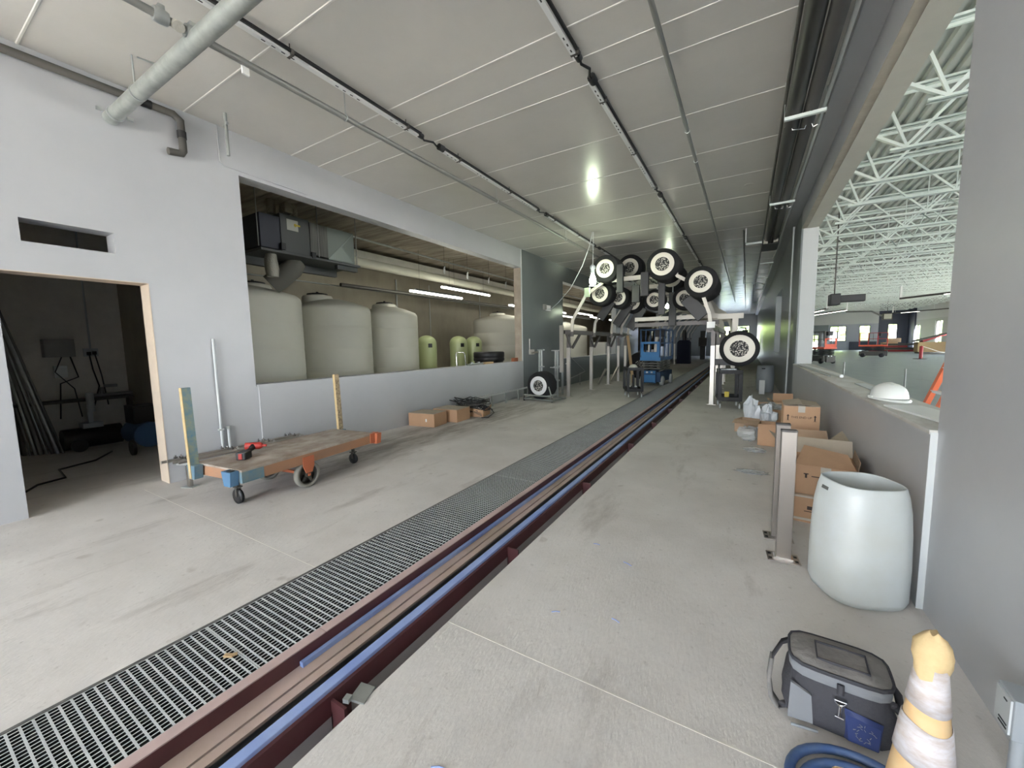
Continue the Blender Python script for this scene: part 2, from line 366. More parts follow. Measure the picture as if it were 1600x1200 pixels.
# left wall: door hole, slot hole, two openings
def wall_x(x0, x1, y0, y1, z1, holes, mb):
    cuts = sorted(set([y0, y1] + [h[0] for h in holes] + [h[1] for h in holes]))
    for a, b in zip(cuts, cuts[1:]):
        hs = sorted([(h[2], h[3]) for h in holes if h[0] <= a+1e-6 and h[1] >= b-1e-6]); z = 0
        for h0, h1 in hs:
            if h0 > z: mb.box(x0, x1, a, b, z, h0)
            z = h1
        if z < z1: mb.box(x0, x1, a, b, z, z1)
    return mb
m = wall_x(-6.24, XL, YB, YE, ZC, [(0.73, 1.83, 0, 2.40), (0.92, 1.58, 2.69, 2.91), (2.9, 10.67, 1.09, 3.97), (13.88, 20.9, 1.07, 3.95), (26, 33, 1.07, 3.9)], MB())
m.box(XL-0.001, XL+0.035, 2.92, 10.67, 0, 1.10)
struct('wall_left', m, M_wall, 'grey painted left wall with low sill wall')
# glossy splash coat on the far part of the left wall
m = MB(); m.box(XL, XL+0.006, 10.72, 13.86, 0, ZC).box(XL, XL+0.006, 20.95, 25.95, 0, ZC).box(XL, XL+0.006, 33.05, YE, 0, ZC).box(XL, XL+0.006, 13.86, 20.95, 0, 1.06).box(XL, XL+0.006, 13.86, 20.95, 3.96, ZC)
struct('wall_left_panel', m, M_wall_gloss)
m = MB()
m.box(-6.24, XL+0.004, 1.825, 1.832, 0, 2.40).box(-6.24, XL+0.004, 0.73, 1.83, 2.393, 2.40)
struct('door_1', m, M_plaster, 'bare wooden lining of the doorway')
m = MB(); m.box(-6.24, XL-0.002, 10.66, 10.668, 1.10, 3.96)
struct('trim_1', m, mat('bare_jamb', (0.42, 0.36, 0.29), 0.85, c2=(0.30, 0.25, 0.20), scale=3), 'bare masonry jamb of the tank room opening')
m = MB(); m.box(XL+0.001, XL+0.02, 10.69, 10.71, 0, ZC)
struct('trim_2', m, M_grey)
m = MB(); m.box(-6.24, XL+0.036, 2.9, 10.67, 1.10, 1.112)
struct('trim_3', m, M_wall, 'painted top of the low wall')
# right wall with openings onto the showroom
m = wall_x(XR, 1.25, YB, 10.75, ZC, [(3.1, 10.75, 1.05, 4.0)], MB())
struct('wall_right', m, M_wall, 'grey painted right wall with pillar and wide opening')
m = wall_x(XR, 1.25, 10.75, YE, ZC, [(15.6, 18.6, 1.15, 3.3)], MB())
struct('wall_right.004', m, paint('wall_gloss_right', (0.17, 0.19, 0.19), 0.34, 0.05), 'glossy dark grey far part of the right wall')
m = MB(); m.box(XR-0.028, XR+0.001, 3.1, 10.75, 0, 1.06)
struct('wall_right.001', m, M_wall, 'low grey sill wall below the showroom opening')
m = MB(); m.box(XR-0.031, XR, 3.092, 3.101, 0, 1.062)
struct('trim_4', m, M_grey)
m = MB(); m.box(XR-0.034, 1.26, 3.1, 10.75, 1.05, 1.075)
struct('trim_5', m, mat('dusty_sill', (0.66, 0.67, 0.65), 0.85, c2=(0.46, 0.43, 0.38), scale=6, stretch=(1, .4, 1)), 'dusty window sill on the right low wall')
m = MB(); m.box(XR+0.09, 1.252, 3.1, 10.75, 3.985, 4.002); struct('trim_6', m, M_soffit, 'beige painted soffit over the showroom opening')
m = MB(); m.box(XR+0.002, XR+0.09, 3.1, 10.75, 3.992, 4.001); struct('trim_7', m, M_raw, 'unpainted strip of the soffit')
m = MB(); m.box(XR+0.03, 1.252, 10.738, 10.75, 1.07, 4.0); struct('trim_8', m, mat('jamb_paint', (0.44, 0.455, 0.45), 0.6))
m = MB(); m.box(1.0, 1.256, 3.0, 60, 4.0, 6.6); struct('wall_right.002', m, M_soffit)
m = MB(); m.box(1.0, 1.25, 50.0, 76, 0, 6.6); struct('wall_right.003', m, M_fwall)
# beam step under the ceiling on the right
m = MB(); m.box(0.74, XR+0.001, YB, YE, 4.36, ZC)
struct('beam', m, M_wall)
m = MB(); m.box(-6.25, -4.7, YB-.3, YB, 0, ZC).box(0.8, 1.25, YB-.3, YB, 0, ZC).box(-4.7, 0.8, YB-.3, YB, 4.1, ZC)
struct('wall_light_stop', m, M_wall)  # wall added behind the camera, unseen; its narrowed opening holds back light
m = MB(); m.box(1.25, 9.0, YB-.3, YB, 0, 6.5).box(18.0, 19.6, YB-.3, YB, 0, 6.5).box(9.0, 18.0, YB-.3, YB, 4.4, 6.5)
struct('wall_light_stop.001', m, M_wall)  # unseen showroom wall, likewise added; its partial opening cuts the daylight
# end of tunnel: wall with bright exit
m = MB(); m.box(-6.25, -2.6, YE, YE+0.3, 0, ZC).box(0.2, 1.25, YE, YE+0.3, 0, ZC).box(-2.6, 0.2, YE, YE+0.3, 3.2, ZC)
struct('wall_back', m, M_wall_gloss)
# rooms on the left
m = MB(); m.box(-12.3, -12.1, -2.0, 50, 0, ZC).box(-12.1, -6.24, 2.62, 2.8, 0, ZC).box(-12.1, -6.24, 49.8, 50, 0, ZC)
struct('wall_tank_room', m, M_tankwall, 'bare block walls of the tank room')
m = MB(); m.box(-10.3, -10.1, -2.0, 2.62, 0, ZC).box(-10.1, -6.24, -2.0, -1.8, 0, ZC)
struct('wall_dark_room', m, M_dark, 'unlit block walls behind the doorway')
m = MB(); m.box(-12.3, -6.25, -2, 50, ZC-0.02, ZC+0.25)
for y in [3.0+1.22*i for i in range(38)]: m.box(-12.1, -6.25, y, y+0.015, ZC-0.028, ZC-0.019)
struct('ceiling_tank_room', m, M_plank, 'rough concrete plank ceiling of the tank room')

# showroom shell
m = MB()
def wall_y(y0, y1, x0, x1, z1, holes, mb):
    cuts = sorted(set([x0, x1] + [h[0] for h in holes] + [h[1] for h in holes]))
    for a, b in zip(cuts, cuts[1:]):
        hs = sorted([(h[2], h[3]) for h in holes if h[0] <= a+1e-6 and h[1] >= b-1e-6]); z = 0
        for h0, h1 in hs:
            if h0 > z: mb.box(a, b, y0, y1, z, h0)
            z = h1
        if z < z1: mb.box(a, b, y0, y1, z, z1)
    return mb
FY = 75.0
far_holes = [(8.1, 9.4, 0.0, 2.3), (10.7, 12.6, 1.3, 3.5), (14.05, 15.25, 1.3, 3.5), (17.1, 18.1, 0.9, 3.6)]
wall_y(FY, FY+0.3, 1.25, 16.1, 3.75, far_holes[:3], m)
struct('wall_far', m, M_fwall)
m = MB(); m.box(1.25, 10.5, FY-0.06, FY-0.002, 2.5, 3.75); struct('wall_far.001', m, M_fgreen)
m = MB(); m.box(1.25, 16.1, FY, FY+0.3, 3.75, 6.5); struct('wall_far.002', m, M_fwallu)
m = wall_y(FY, FY+0.3, 16.1, 19.6, 6.5, far_holes[3:], MB()); m.box(19.15, 19.3, 72.6, FY, 0, 6.5)
struct('wall_far.003', m, M_navy, 'dark navy corner of the showroom')
rw = [(71.0, 73.2, 0.3, 3.3), (64.3, 66.3, 0.6, 3.6), (60.0, 61.6, 0.6, 3.6)] + [(4+7*i, 8.5+7*i, 0.6, 4.0) for i in range(7)]  # last row of windows is unseen, added to let daylight into the showroom
m = wall_x(19.3, 19.6, YB, FY, 3.9, rw, MB()); struct('wall_showroom', m, mat('side_wall_grey', (0.42, 0.44, 0.40), 0.7))
m = MB(); m.box(19.3, 19.6, YB, FY, 3.9, 6.5); struct('wall_showroom.001', m, M_fwallu)
m = MB(); m.box(1.3, 19.3, FY-0.05, FY-0.005, 0, 1.28)
struct('baseboard_far', MB().box(13.0, 16.0, FY-0.06, FY-0.005, 0, 1.2), M_navy, 'dark blue panel under the far windows')
# windows in the far wall
for i, (a, b, c, d) in enumerate(far_holes):
    m = MB(); f = 0.07
    m.box(a, a+f, FY+0.02, FY+0.1, c, d).box(b-f, b, FY+0.02, FY+0.1, c, d).box(a, b, FY+0.02, FY+0.1, d-f, d).box(a, b, FY+0.02, FY+0.1, c, c+f)
    if i == 1:
        for k in range(1, 5): m.box(a, b, FY+0.02, FY+0.1, c+(d-c)*k/5-0.02, c+(d-c)*k/5+0.04)
        m.box((a+b)/2-0.04, (a+b)/2+0.04, FY+0.02, FY+0.1, c, d)
    struct('window_%d' % (i+1) if i else 'door_2', m, M_frame)
for i, (a, b, c, d) in enumerate(rw):
    m = MB(); f = 0.07
    m.box(19.35, 19.45, a, a+f, c, d).box(19.35, 19.45, b-f, b, c, d).box(19.35, 19.45, a, b, d-f, d).box(19.35, 19.45, a, b, c, c+f).box(19.35, 19.45, (a+b)/2-.03, (a+b)/2+.03, c, d)
    struct('window_%d' % (i+5), m, M_frame)  # all but the first few frame the added, unseen windows
# metal deck: ribs run along the building
ZD = 6.5
prof = []; x = 1.0
while x < 19.6:
    prof += [(x, ZD), (x+0.09, ZD), (x+0.115, ZD+0.07), (x+0.195, ZD+0.07)]; x += 0.22
m = MB(); m.loft([[(p[0], YB, p[1]) for p in prof], [(p[0], FY+.3, p[1]) for p in prof]], False, False, False)
m.box(1.0, 19.6, YB, FY+.3, ZD+0.08, ZD+0.18)
struct('ceiling_showroom', m, M_metaldeck, 'ribbed metal roof deck of the showroom')
# open web joists, each a thing
def joist():
    t = thing('steel_joist', 'white open web steel joist under the ribbed roof deck', 'joist', (1.3, 9.13, 0), group='steel joists across the showroom')
    zt, zb = 6.46, 5.32; L = 18.0
    m = MB(); m.box(0, L, -0.07, -0.01, zt-0.06, zt-0.05).box(0, L, 0.01, 0.07, zt-0.06, zt-0.05).box(0, L, -0.02, -0.01, zt-0.11, zt-0.05).box(0, L, 0.01, 0.02, zt-0.11, zt-0.05).box(0, .2, -.06, .06, zt-.2, zt-.05)
    m.box(0, L, -0.07, 0.07, zt-0.012, zt+0.03); obj('top_chord', m, M_joist, t)
    m = MB(); m.box(1.05, L-1.05, -0.075, -0.012, zb, zb+0.014).box(1.05, L-1.05, 0.012, 0.075, zb, zb+0.014).box(1.05, L-1.05, -0.022, -0.012, zb, zb+0.06).box(1.05, L-1.05, 0.012, 0.022, zb, zb+0.06)
    obj('bottom_chord', m, M_joist, t)
    m = MB(); m.bar((0.0, 0, zt-0.22), (1.28, 0, zb+0.03), 0.075, 0.05).bar((0.93, 0, zt-0.08), (1.30, 0, zb+0.03), 0.045, 0.045)
    n = 8; s = (L-2.5)/n
    for i in range(n):
        a = 1.25+i*s
        m.bar((a, 0, zb+0.03), (a+s/2, 0, zt-0.06), 0.055, 0.05).bar((a+s/2, 0, zt-0.06), (a+s, 0, zb+0.03), 0.045, 0.045)
        m.bar((a+s, 0, zb+0.03), (a+s, 0, zt-0.08), 0.025, 0.025)
    m.bar((L-0.15, 0, zt-0.12), (L-1.25, 0, zb+0.03), 0.05, 0.05)
    obj('web', m, M_joist, t)
    return t
j0 = joist()
j0['label'] = 'nearest white open web steel joist, seen at the top of the right opening'
JL = ['second white steel joist from the top of the opening', 'third white steel joist from the top of the opening', 'fourth white steel joist from the top of the opening', 'fifth white steel joist, first one clear of the left jamb']
for i in range(1, 34): dup(j0, (1.3, 9.13+1.9*i, 0), label=JL[i-1] if i <= 4 else 'white open web steel joist among the far rows under the roof deck')
# cross bridging rods between joists
for k, x in enumerate((5.2, 9.9, 14.6)):
    m = MB()
    for i in range(17):
        y = 9.13+1.9*i; m.bar((x, y, 5.35), (x, y+1.9, 6.35), 0.03, 0.03).bar((x, y, 6.35), (x, y+1.9, 5.35), 0.03, 0.03)
    tag(obj('bridging_rods', m, M_joist), ['crossed bridging rods nearest the opening, between the joists', 'crossed bridging rods along the middle of the joists', 'crossed bridging rods on the far side of the joists'][k], 'bracing')

# trees outside the far windows
def tree(x, y, h, r, lab):
    t = thing('tree', lab, 'tree', (x, y, -0.02))
    obj('trunk', MB().tube([(0, 0, 0), (0.05, 0, h*0.5)], [0.22, 0.12], 8), M_trunk, t)
    m = MB(); m.smooth = True
    rnd = random.Random(int(x*10+y))
    for k in range(9):
        cx, cy, cz = rnd.uniform(-.6, .6)*r, rnd.uniform(-.6, .6)*r, h*0.5+rnd.uniform(-.35, .45)*h
        rr = r*rnd.uniform(0.5, 0.8); N = 8
        prof = [(max(0.001, rr*math.sin(PI*i/N)*rnd.uniform(.85, 1.12)), -rr*math.cos(PI*i/N)) for i in range(N+1)]
        m.lathe(prof, (cx, cy, max(cz, rr*0.8)), seg=10)
    obj('crown', m, M_leaf, t)
for i, (x, y, h, r) in enumerate([(5, 92, 8, 2.2), (10.3, 96, 8, 2.4), (15.4, 92, 8, 2.2), (20.6, 96, 8, 2.4), (26, 90, 8, 2.3), (31, 80, 9, 3.6), (29, 70, 8, 3.4), (30, 62, 8, 3.2), (-3.5, 76, 8, 3.5), (1.5, 84, 8, 3.3)]):
    tree(x, y, h, r, ['leafy green tree outside the far glass door', 'leafy green tree outside the gridded far window', 'leafy green tree outside the narrow far window', 'leafy green tree outside the window in the navy corner', 'green tree outside the bright end of the showroom',
        'green tree beyond the right side windows', 'green tree outside the yellow lit side window', 'green tree outside the slim side windows', 'green tree beyond the end of the wash tunnel', 'green tree just right of the tunnel exit'][i])

# ================================================================== CONVEYOR AND GRATING
def grating():
    t = MB(); L = 3.05; x0, x1 = -2.645, -2.06; n = 23
    w = (x1-x0)/n
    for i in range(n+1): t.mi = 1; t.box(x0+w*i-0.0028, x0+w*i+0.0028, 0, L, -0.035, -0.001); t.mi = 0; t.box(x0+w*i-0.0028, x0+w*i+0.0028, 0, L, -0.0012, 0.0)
    k = 80; s = L/k
    for i in range(k+1):
        hw = 0.0045 if 0 < i < k else 0.008
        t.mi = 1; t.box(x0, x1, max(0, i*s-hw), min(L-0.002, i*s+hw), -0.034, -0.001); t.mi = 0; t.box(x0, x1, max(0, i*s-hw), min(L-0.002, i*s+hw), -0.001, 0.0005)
    return obj('grating_panel', t, [M_frp, mat('grating_side_shade', (0.035, 0.035, 0.033), 0.8)])  # bar sides near black: shade inside the cells put into the colour
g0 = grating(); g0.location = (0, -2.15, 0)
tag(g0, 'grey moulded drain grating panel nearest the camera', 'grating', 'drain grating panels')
lab = ['grey grating panel from the foreground litter to beside the cart', 'grey grating panel beside the cart wheels', 'third grating panel away, level with the cardboard boxes', 'fourth grating panel away, level with the wheel dolly', 'fifth grating panel away, level with the first utility cart', 'sixth grating panel away, alongside the blue scissor lift']
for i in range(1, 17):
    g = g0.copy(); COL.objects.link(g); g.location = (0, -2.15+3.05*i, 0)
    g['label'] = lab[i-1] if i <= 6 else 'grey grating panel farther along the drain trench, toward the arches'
m = MB(); m.box(-2.668, -2.648, YB, YE, -0.06, 0.003)
struct('trim_9', m, mat('steel_edge_angle', (0.16, 0.155, 0.145), 0.5, 0.4), 'steel edge angle of the grating')

t = thing('conveyor_track', 'long maroon steel conveyor track set in the floor', 'conveyor', (-1.8, 0, 0))
def w_(name, m, mt, label=None, bevel=0): return obj(name, m, mt, t, label, bevel, world=True)
m = MB(); ys_ = [YB] + [1.22+3.0*i for i in range(0, 17)]
for a, b in zip(ys_, ys_[1:]): m.box(-2.052, -1.992, a+0.004, b, -0.002, 0.006)
w_('top_flange', m, M_maroont, 'dusty pinkish top flange')
m = MB(); m.box(-1.998, -1.99, YB, YE, -0.086, 0.0).box(-2.055, -2.05, YB, YE, -0.085, 0.002); w_('side_channel', m, M_maroon)
m = MB(); m.box(-1.992, -1.895, YB, YE, -0.095, -0.08).box(-1.882, -1.83, YB, YE, -0.095, -0.08); m.box(-1.895, -1.882, YB, YE, -0.12, -0.105); w_('slide_deck', m, M_deck, 'brown dusty slide deck')
m = MB(); m.box(-1.634, -1.60, YB, YE, -0.02, 0.002).box(-1.606, -1.598, YB, YE, -0.10, 0.003); w_('rail_angle', m, M_maroon)
m = MB(); m.box(-1.672, -1.618, YB, YE, 0.0, 0.022); w_('guide_rail', m, M_blue, 'blue plastic guide rail', bevel=0.003)
m = MB(); m.box(-1.985, -1.958, 1.06, YE, -0.08, -0.052); w_('slide_strip', m, M_blue, 'dusty blue wear strip ending in the foreground', bevel=0.002)
m = MB(); m.box(-1.68, -1.64, YB, YE, -0.3, -0.03); w_('support_beam', m, M_black)
for i, y in enumerate([-0.9, 0.98, 2.55, 4.25, 6.3, 8.2, 10.1, 12.0, 14.0, 16.0, 18.0]):
    m = MB(); m.box(-1.60, -1.50, y, y+0.014, -0.17, -0.02).box(-1.60, -1.592, y, y+0.10, -0.17, -0.08).box(-1.53, -1.445, y+0.014, y+0.07, -0.13, -0.12)
    w_('bracket', m, M_maroon)
m = MB(); m.box(-1.640, -1.602, YB, YE, -0.7, -0.101)
w_('pit_liner', m, mat('grey_pit_liner', (0.42, 0.40, 0.40), 0.8), 'grey liner under the rail')
# anchor plate at nearest bracket
o = obj('anchor_plate', MB().obox((-1.475, 1.06, 0.005), (0.075, 0.09, 0.012), 0.3, 0, 0.12).obox((-1.50, 1.0, 0.018), (0.03, 0.03, 0.02), .3), M_steel)
tag(o, 'small bent steel anchor plate on the pit edge in the foreground', 'bracket')

# ================================================================== CART
ct = thing('platform_cart', 'old wooden platform cart with worn deck and orange and blue sides', 'cart', (-4.62, 1.80, 0), math.radians(6))
# local: x across (0 = right front), y along the length
Wc, Lc, zd = 0.80, 1.78, 0.425
m = MB()
for i in range(6): m.box(-Wc/2+i*Wc/6+0.001, -Wc/2+(i+1)*Wc/6-0.001, 0, Lc, zd-0.022, zd)
obj('deck', m, M_plyw, ct, bevel=0.002)
m = MB(); m.box(Wc/2-0.045, Wc/2-0.002, 0.04, Lc, zd-0.13, zd-0.022).box(-Wc/2+0.002, -Wc/2+0.045, 0.04, Lc, zd-0.13, zd-0.022).box(-Wc/2+.05, Wc/2-.05, 0.06, 0.1, zd-.12, zd-.022).box(-Wc/2+.05, Wc/2-.05, Lc-0.06, Lc-.02, zd-.12, zd-.022).box(-Wc/2+.05, Wc/2-.05, .80, .88, zd-.12, zd-.022)
obj('side_rail', m, M_cartwood, ct)
m = MB(); m.box(Wc/2-0.047, Wc/2+0.0, 0.0, 0.22, zd-0.132, zd-0.020); obj('corner_cap', m, M_cartblue, ct, 'blue painted corner cap')
m = MB(); m.box(-Wc/2, Wc/2-0.05, 0.012, 0.05, zd-0.13, zd-0.022); obj('end_board', m, M_cartwood, ct)
m = MB(); m.box(-Wc/2, -Wc/2+0.1, 0.005, 0.012, zd-.13, zd-.01); obj('corner_cap', m, M_cartblue, ct)
def pocket(x, y, mt):
    m = MB(); a = 0.075; b = 0.04
    R = [[(x-a, y-b, zd-.005), (x+a, y-b, zd-.005), (x+a, y+b, zd-.005), (x-a, y+b, zd-.005)], [(x-a*.6, y-b, zd-.15), (x+a*.75, y-b, zd-.15), (x+a*.75, y+b, zd-.15), (x-a*.6, y+b, zd-.15)]]
    m.loft(R); obj('stake_pocket', m, mt, ct)
pocket(Wc/2-0.11, -0.045, mat('pocket_blue', (0.085, 0.19, 0.32), 0.6)); pocket(-Wc/2+0.08, -0.045, M_cartblue)
pocket(Wc/2-0.02, Lc+0.03, M_redo); pocket(-Wc/2+0.1, Lc+0.03, M_cartblue)
m = MB(); m.obox((Wc/2-0.1, -0.045, zd+0.0), (0.07, .04, .008)); obj('pocket_slot', m, M_slot, ct)
m = MB(); m.obox((-Wc/2+0.055, -0.045, zd+0.33), (0.04, 0.08, 0.95), 0, 0, -0.03); m.mi = 1; m.obox((-Wc/2+0.055, -0.087, zd+0.33), (0.041, 0.006, 0.952), 0, 0, -0.03)
obj('stake', m, [mat('stake_blue', (0.10, 0.22, 0.32), 0.65, c2=(0.30, 0.32, 0.20), scale=14), M_stake], ct, 'blue painted upright stake')
m = MB(); m.obox((-Wc/2+0.09, Lc+0.03, zd+0.33), (0.04, 0.075, 0.95), 0, 0, -0.03); m.mi = 1; m.obox((-Wc/2+0.112, Lc+0.03, zd+0.33), (0.005, 0.074, 0.95), 0, 0, -.03)
obj('stake', m, [M_stake, mat('stencilled_edge', (0.16, 0.12, 0.08), 0.9, c2=(0.5, .40, .24), scale=28)], ct, 'bare wooden upright stake')
def cart_wheel(x):
    w = obj('wheel', MB().lathe([(0.115, -0.03), (0.15, -0.032), (0.155, 0), (0.15, 0.032), (0.115, 0.03), (0.115, -0.03)], (x, 0.74, 0.155), 'X', 28), M_rimw, ct)
    m = MB(); m.lathe([(0.03, -0.035), (0.035, 0.035)], (x, 0.74, 0.155), 'X', 12)
    for k in range(5):
        a = 2*PI*k/5+0.2; m.bar((x, 0.74, 0.155), (x, 0.74+0.125*math.cos(a), 0.155+0.125*math.sin(a)), 0.03, 0.02, (1, 0, 0))
    m.lathe([(0.108, -0.02), (0.118, -0.028), (0.118, 0.028), (0.108, 0.02), (0.108, -.02)], (x, 0.74, 0.155), 'X', 28)
    obj('spokes', m, M_iron, w)
cart_wheel(Wc/2-0.05); cart_wheel(-Wc/2+0.05)
m = MB(); m.box(Wc/2+0.0, Wc/2+0.012, 0.66, 0.80, zd-0.16, zd-0.05).prism([(0.66, zd-.16), (0.80, zd-.16), (0.77, zd-.24), (0.69, zd-.24)], 'X', Wc/2, Wc/2+.012).box(-Wc/2+.05, Wc/2, 0.725, 0.755, 0.14, 0.17)
obj('axle_bracket', m, M_redo, ct)
m = MB(); m.box(Wc/2-0.001, Wc/2+0.012, Lc-0.09, Lc+0.05, zd-0.13, zd+.005); obj('corner_bracket', m, M_redo, ct)
def caster(x, y, par=None, r=0.07, w=0.035, zt=0.3, mt=None, nm='caster', ax='X'):
    mt = mt or M_black
    c = obj(nm, MB().lathe([(r*.5, -w/2), (r, -w/2*.9), (r*1.02, 0), (r, w/2*.9), (r*.5, w/2)], (x, y, r), ax, 18), mt, par)
    m = MB(); q = w/2+.006; dx, dy = (q, 0) if ax == 'X' else (0, q); u_ = (1, 0, 0) if ax == 'X' else (0, 1, 0)
    for k_ in (-1, 1): m.bar((x+k_*dx, y+k_*dy, r), (x+k_*dx, y+k_*dy, 2*r+.02), .03, .006, u_)
    m.box(x-w, x+w, y-w, y+w, 2*r+.015, 2*r+.025).box(x-.015, x+.015, y-.015, y+.015, 2*r+.02, zt)
    obj('caster_fork', m, M_iron, c)
caster(Wc/2-0.30, 0.12, ct, zt=zd-.12, ax='Y', r=.08, w=.032); caster(0.12, Lc-0.14, ct, zt=zd-.12, ax='Y')
# cordless tool battery pack on the deck
d = thing('cordless_drill', 'red and black cordless power tool lying on the cart deck', 'power tool', (-4.70, 2.13, 0.425), math.radians(35))
d.scale = (1.2, 1.05, 1.2)
m = MB(); m.obox((0, -0.07, 0.036), (0.085, 0.12, 0.07)); obj('battery', m, M_black, d, bevel=.008)
m = MB(); m.obox((0, -0.133, 0.036), (0.03, 0.006, 0.05)); obj('battery_label', m, M_tooltred, d)
m = MB(); m.smooth = True; m.tube([(0, -0.02, 0.05), (0, 0.05, 0.06), (0.0, 0.10, 0.075)], [0.022, 0.02, 0.03], 10); obj('handle', m, M_black, d)
m = MB(); m.tube([(-0.07, 0.11, 0.08), (0.05, 0.12, 0.08), (0.075, 0.12, 0.08)], [0.034, 0.034, 0.02], 12); m.tube([(0.075, .12, .08), (.11, .122, .08)], .012, 8); obj('motor_housing', m, M_tooltred, d)
# ---- strut rack with loose conduits behind the cart
r = thing('rod_stand', 'small steel stand on a foot plate carrying the loose rods', 'stand', (-5.62, 1.90, 0))
obj('foot_plate', MB().obox((0, 0, .006), (.15, .10, .012), .4), M_steel, r); obj('post', MB().box(-.035, .035, -.02, .02, .012, .27), M_ss, r, bevel=.003)
m = MB(); m.bar((-.12, -.06, .285), (.14, .05, .285), .04, .03); obj('cross_arm', m, M_strut, r)
r2 = dup(r, (-5.60, 3.05, 0), label='second small rod stand, hidden half behind the cart')
for i, (dx, dz, lab) in enumerate([(-.16, 0, 'rearmost loose steel rod with clamps behind the cart'), (-.09, .012, 'second loose steel rod from the wall, behind the cart'), (-.02, -.0, 'middle loose steel rod behind the cart'), (.05, 0, 'loose steel rod nearest the cart on the small stand')]):
    t2 = thing('steel_rod', lab, 'rod', (-5.66+dx, 1.72+0.03*i, 0.317+dz), group='loose rods on the stand')
    obj('rod', MB().tube([(0, 0, 0), (0.02, 1.55, 0)], 0.017, 8), M_ssb, t2)
    for y in (0.12, 0.6, 1.05, 1.42):
        obj('clamp', MB().box(-.018, .018, y, y+.03, -.004, .038).obox((0, y+.015, .045), (.012, .012, .02)), M_chrome, t2)
# wall conduits stub ups
def cyl_thing(name, lab, cat, pts, r, mt, extra=None, seg=10, group=None):
    p0 = Vector(pts[0]); t = thing(name, lab, cat, p0, group=group)
    obj('pipe', MB().tube([Vector(p)-p0 for p in pts], r, seg), mt, t)
    return t
o = cyl_thing('wall_conduit', 'tall pale grey conduit running up the left wall from the floor', 'conduit', [(-5.97, 2.41, 0), (-5.97, 2.41, 1.76)], 0.016, M_grey)
obj('strap', MB().box(-.03, .02, -.03, .03, .55, .57), M_strut, o)
o = cyl_thing('wall_conduit', 'short grey conduit stub with a coupling beside the tall wall conduit', 'conduit', [(-5.96, 2.49, 0), (-5.96, 2.49, .55)], 0.016, M_grey)
obj('coupling', MB().tube([(0, 0, .55), (0, 0, .59)], .024, 10).tube([(0, -.03, .57), (0, .03, .57)], .02, 8), M_steel, o)

# ================================================================== CARDBOARD BOXES
def T(c, rz):
    R = Matrix.Rotation(rz, 3, 'Z'); return lambda x, y, z: Vector(c)+R @ Vector((x, y, z))
def closed_box(name, lab, loc, sx, sy, sz, rz, mt=None, seam=True, group=None):
    t = thing(name, lab, 'box', loc, rz, group); mt = mt or M_card
    obj('carton', MB().box(-sx/2, sx/2, -sy/2, sy/2, 0, sz-.006), mt, t)
    m = MB(); m.box(-sx/2, -.003, -sy/2, sy/2, sz-.005, sz).box(.003, sx/2, -sy/2, sy/2, sz-.005, sz); obj('flap', m, M_cardgrey, t)
    return t
b = closed_box('cardboard_box', 'large closed cardboard carton on the floor by the left low wall, nearer one', (-5.63, 5.98, 0), 0.62, 0.46, 0.27, math.radians(8))
m = MB(); m.box(.1, .135, -.233, -.231, .1, .16); obj('torn_label', m, M_white, b)
b = closed_box('cardboard_box', 'closed cardboard carton between the nearer carton and the heap of black cables', (-5.52, 6.62, 0), 0.62, 0.50, 0.27, math.radians(4))
# pile of cable in a torn carton
t = thing('torn_box', 'small torn cardboard carton holding the black cables', 'box', (-5.35, 7.30, 0), .2)
m = MB(); m.quad((-.25, -.2, 0), (.25, -.2, 0), (.27, -.22, .16), (-.1, -.2, .2)).quad((.25, -.2, 0), (.25, .2, 0), (.3, .2, .24), (.27, -.2, .14)).quad((-.25, .2, 0), (-.25, -.2, 0), (-.25, -.2, .2), (-.25, .2, .22)).box(-.25, .25, -.2, .2, 0, .006)
obj('carton', m, M_card, t); obj('flap', MB().quad((.0, -.2, .14), (.2, -.2, .1), (.3, -.34, .03), (.08, -.33, .12)), M_cardin, t)
t = thing('cable_pile', 'tangled heap of black cables spilling out of a torn box', 'cables', (-5.42, 7.28, 0.0))
rnd = random.Random(3)
for k in range(9):
    pts = []; ax, ay = rnd.uniform(.2, .42), rnd.uniform(.14, .26); ph = rnd.uniform(0, 6); ox, oy = rnd.uniform(-.08, .06), rnd.uniform(-.15, .15); z0 = .1+k*.032
    for i in range(26):
        a = ph+i*.5; q = 1-.25*math.sin(i*1.7+k)
        pts.append((ox+ax*math.cos(a)*q, oy+ay*math.sin(a)*q, max(.02, z0+.035*math.sin(i*2.1+k))))
    obj('cable', MB().tube(pts, .011, 6), M_black if k % 3 else M_pipe_dark, t)
obj('cable', MB().tube([(.3, -.1, .2), (.5, -.1, .25), (.58, .0, .1), (.55, -.2, .02), (.4, -.25, .012)], .011, 6), M_black, t)
# long slotted rail lying on legs along the low wall
t = thing('slotted_rail', 'slotted steel rail on short legs along the left low wall', 'rail', (-5.72, 7.3, 0))
m = MB(); m.box(-.02, .02, 0, 3.3, .29, .325)
for i in range(30): m.box(-.03, .03, .05+i*.11, .09+i*.11, .326, .334)
obj('rail', m, M_strut, t)
for y in (.35, 1.2, 1.9, 2.6, 3.2): obj('leg', MB().box(-.02, .02, y, y+.04, 0, .29), M_steel, t)

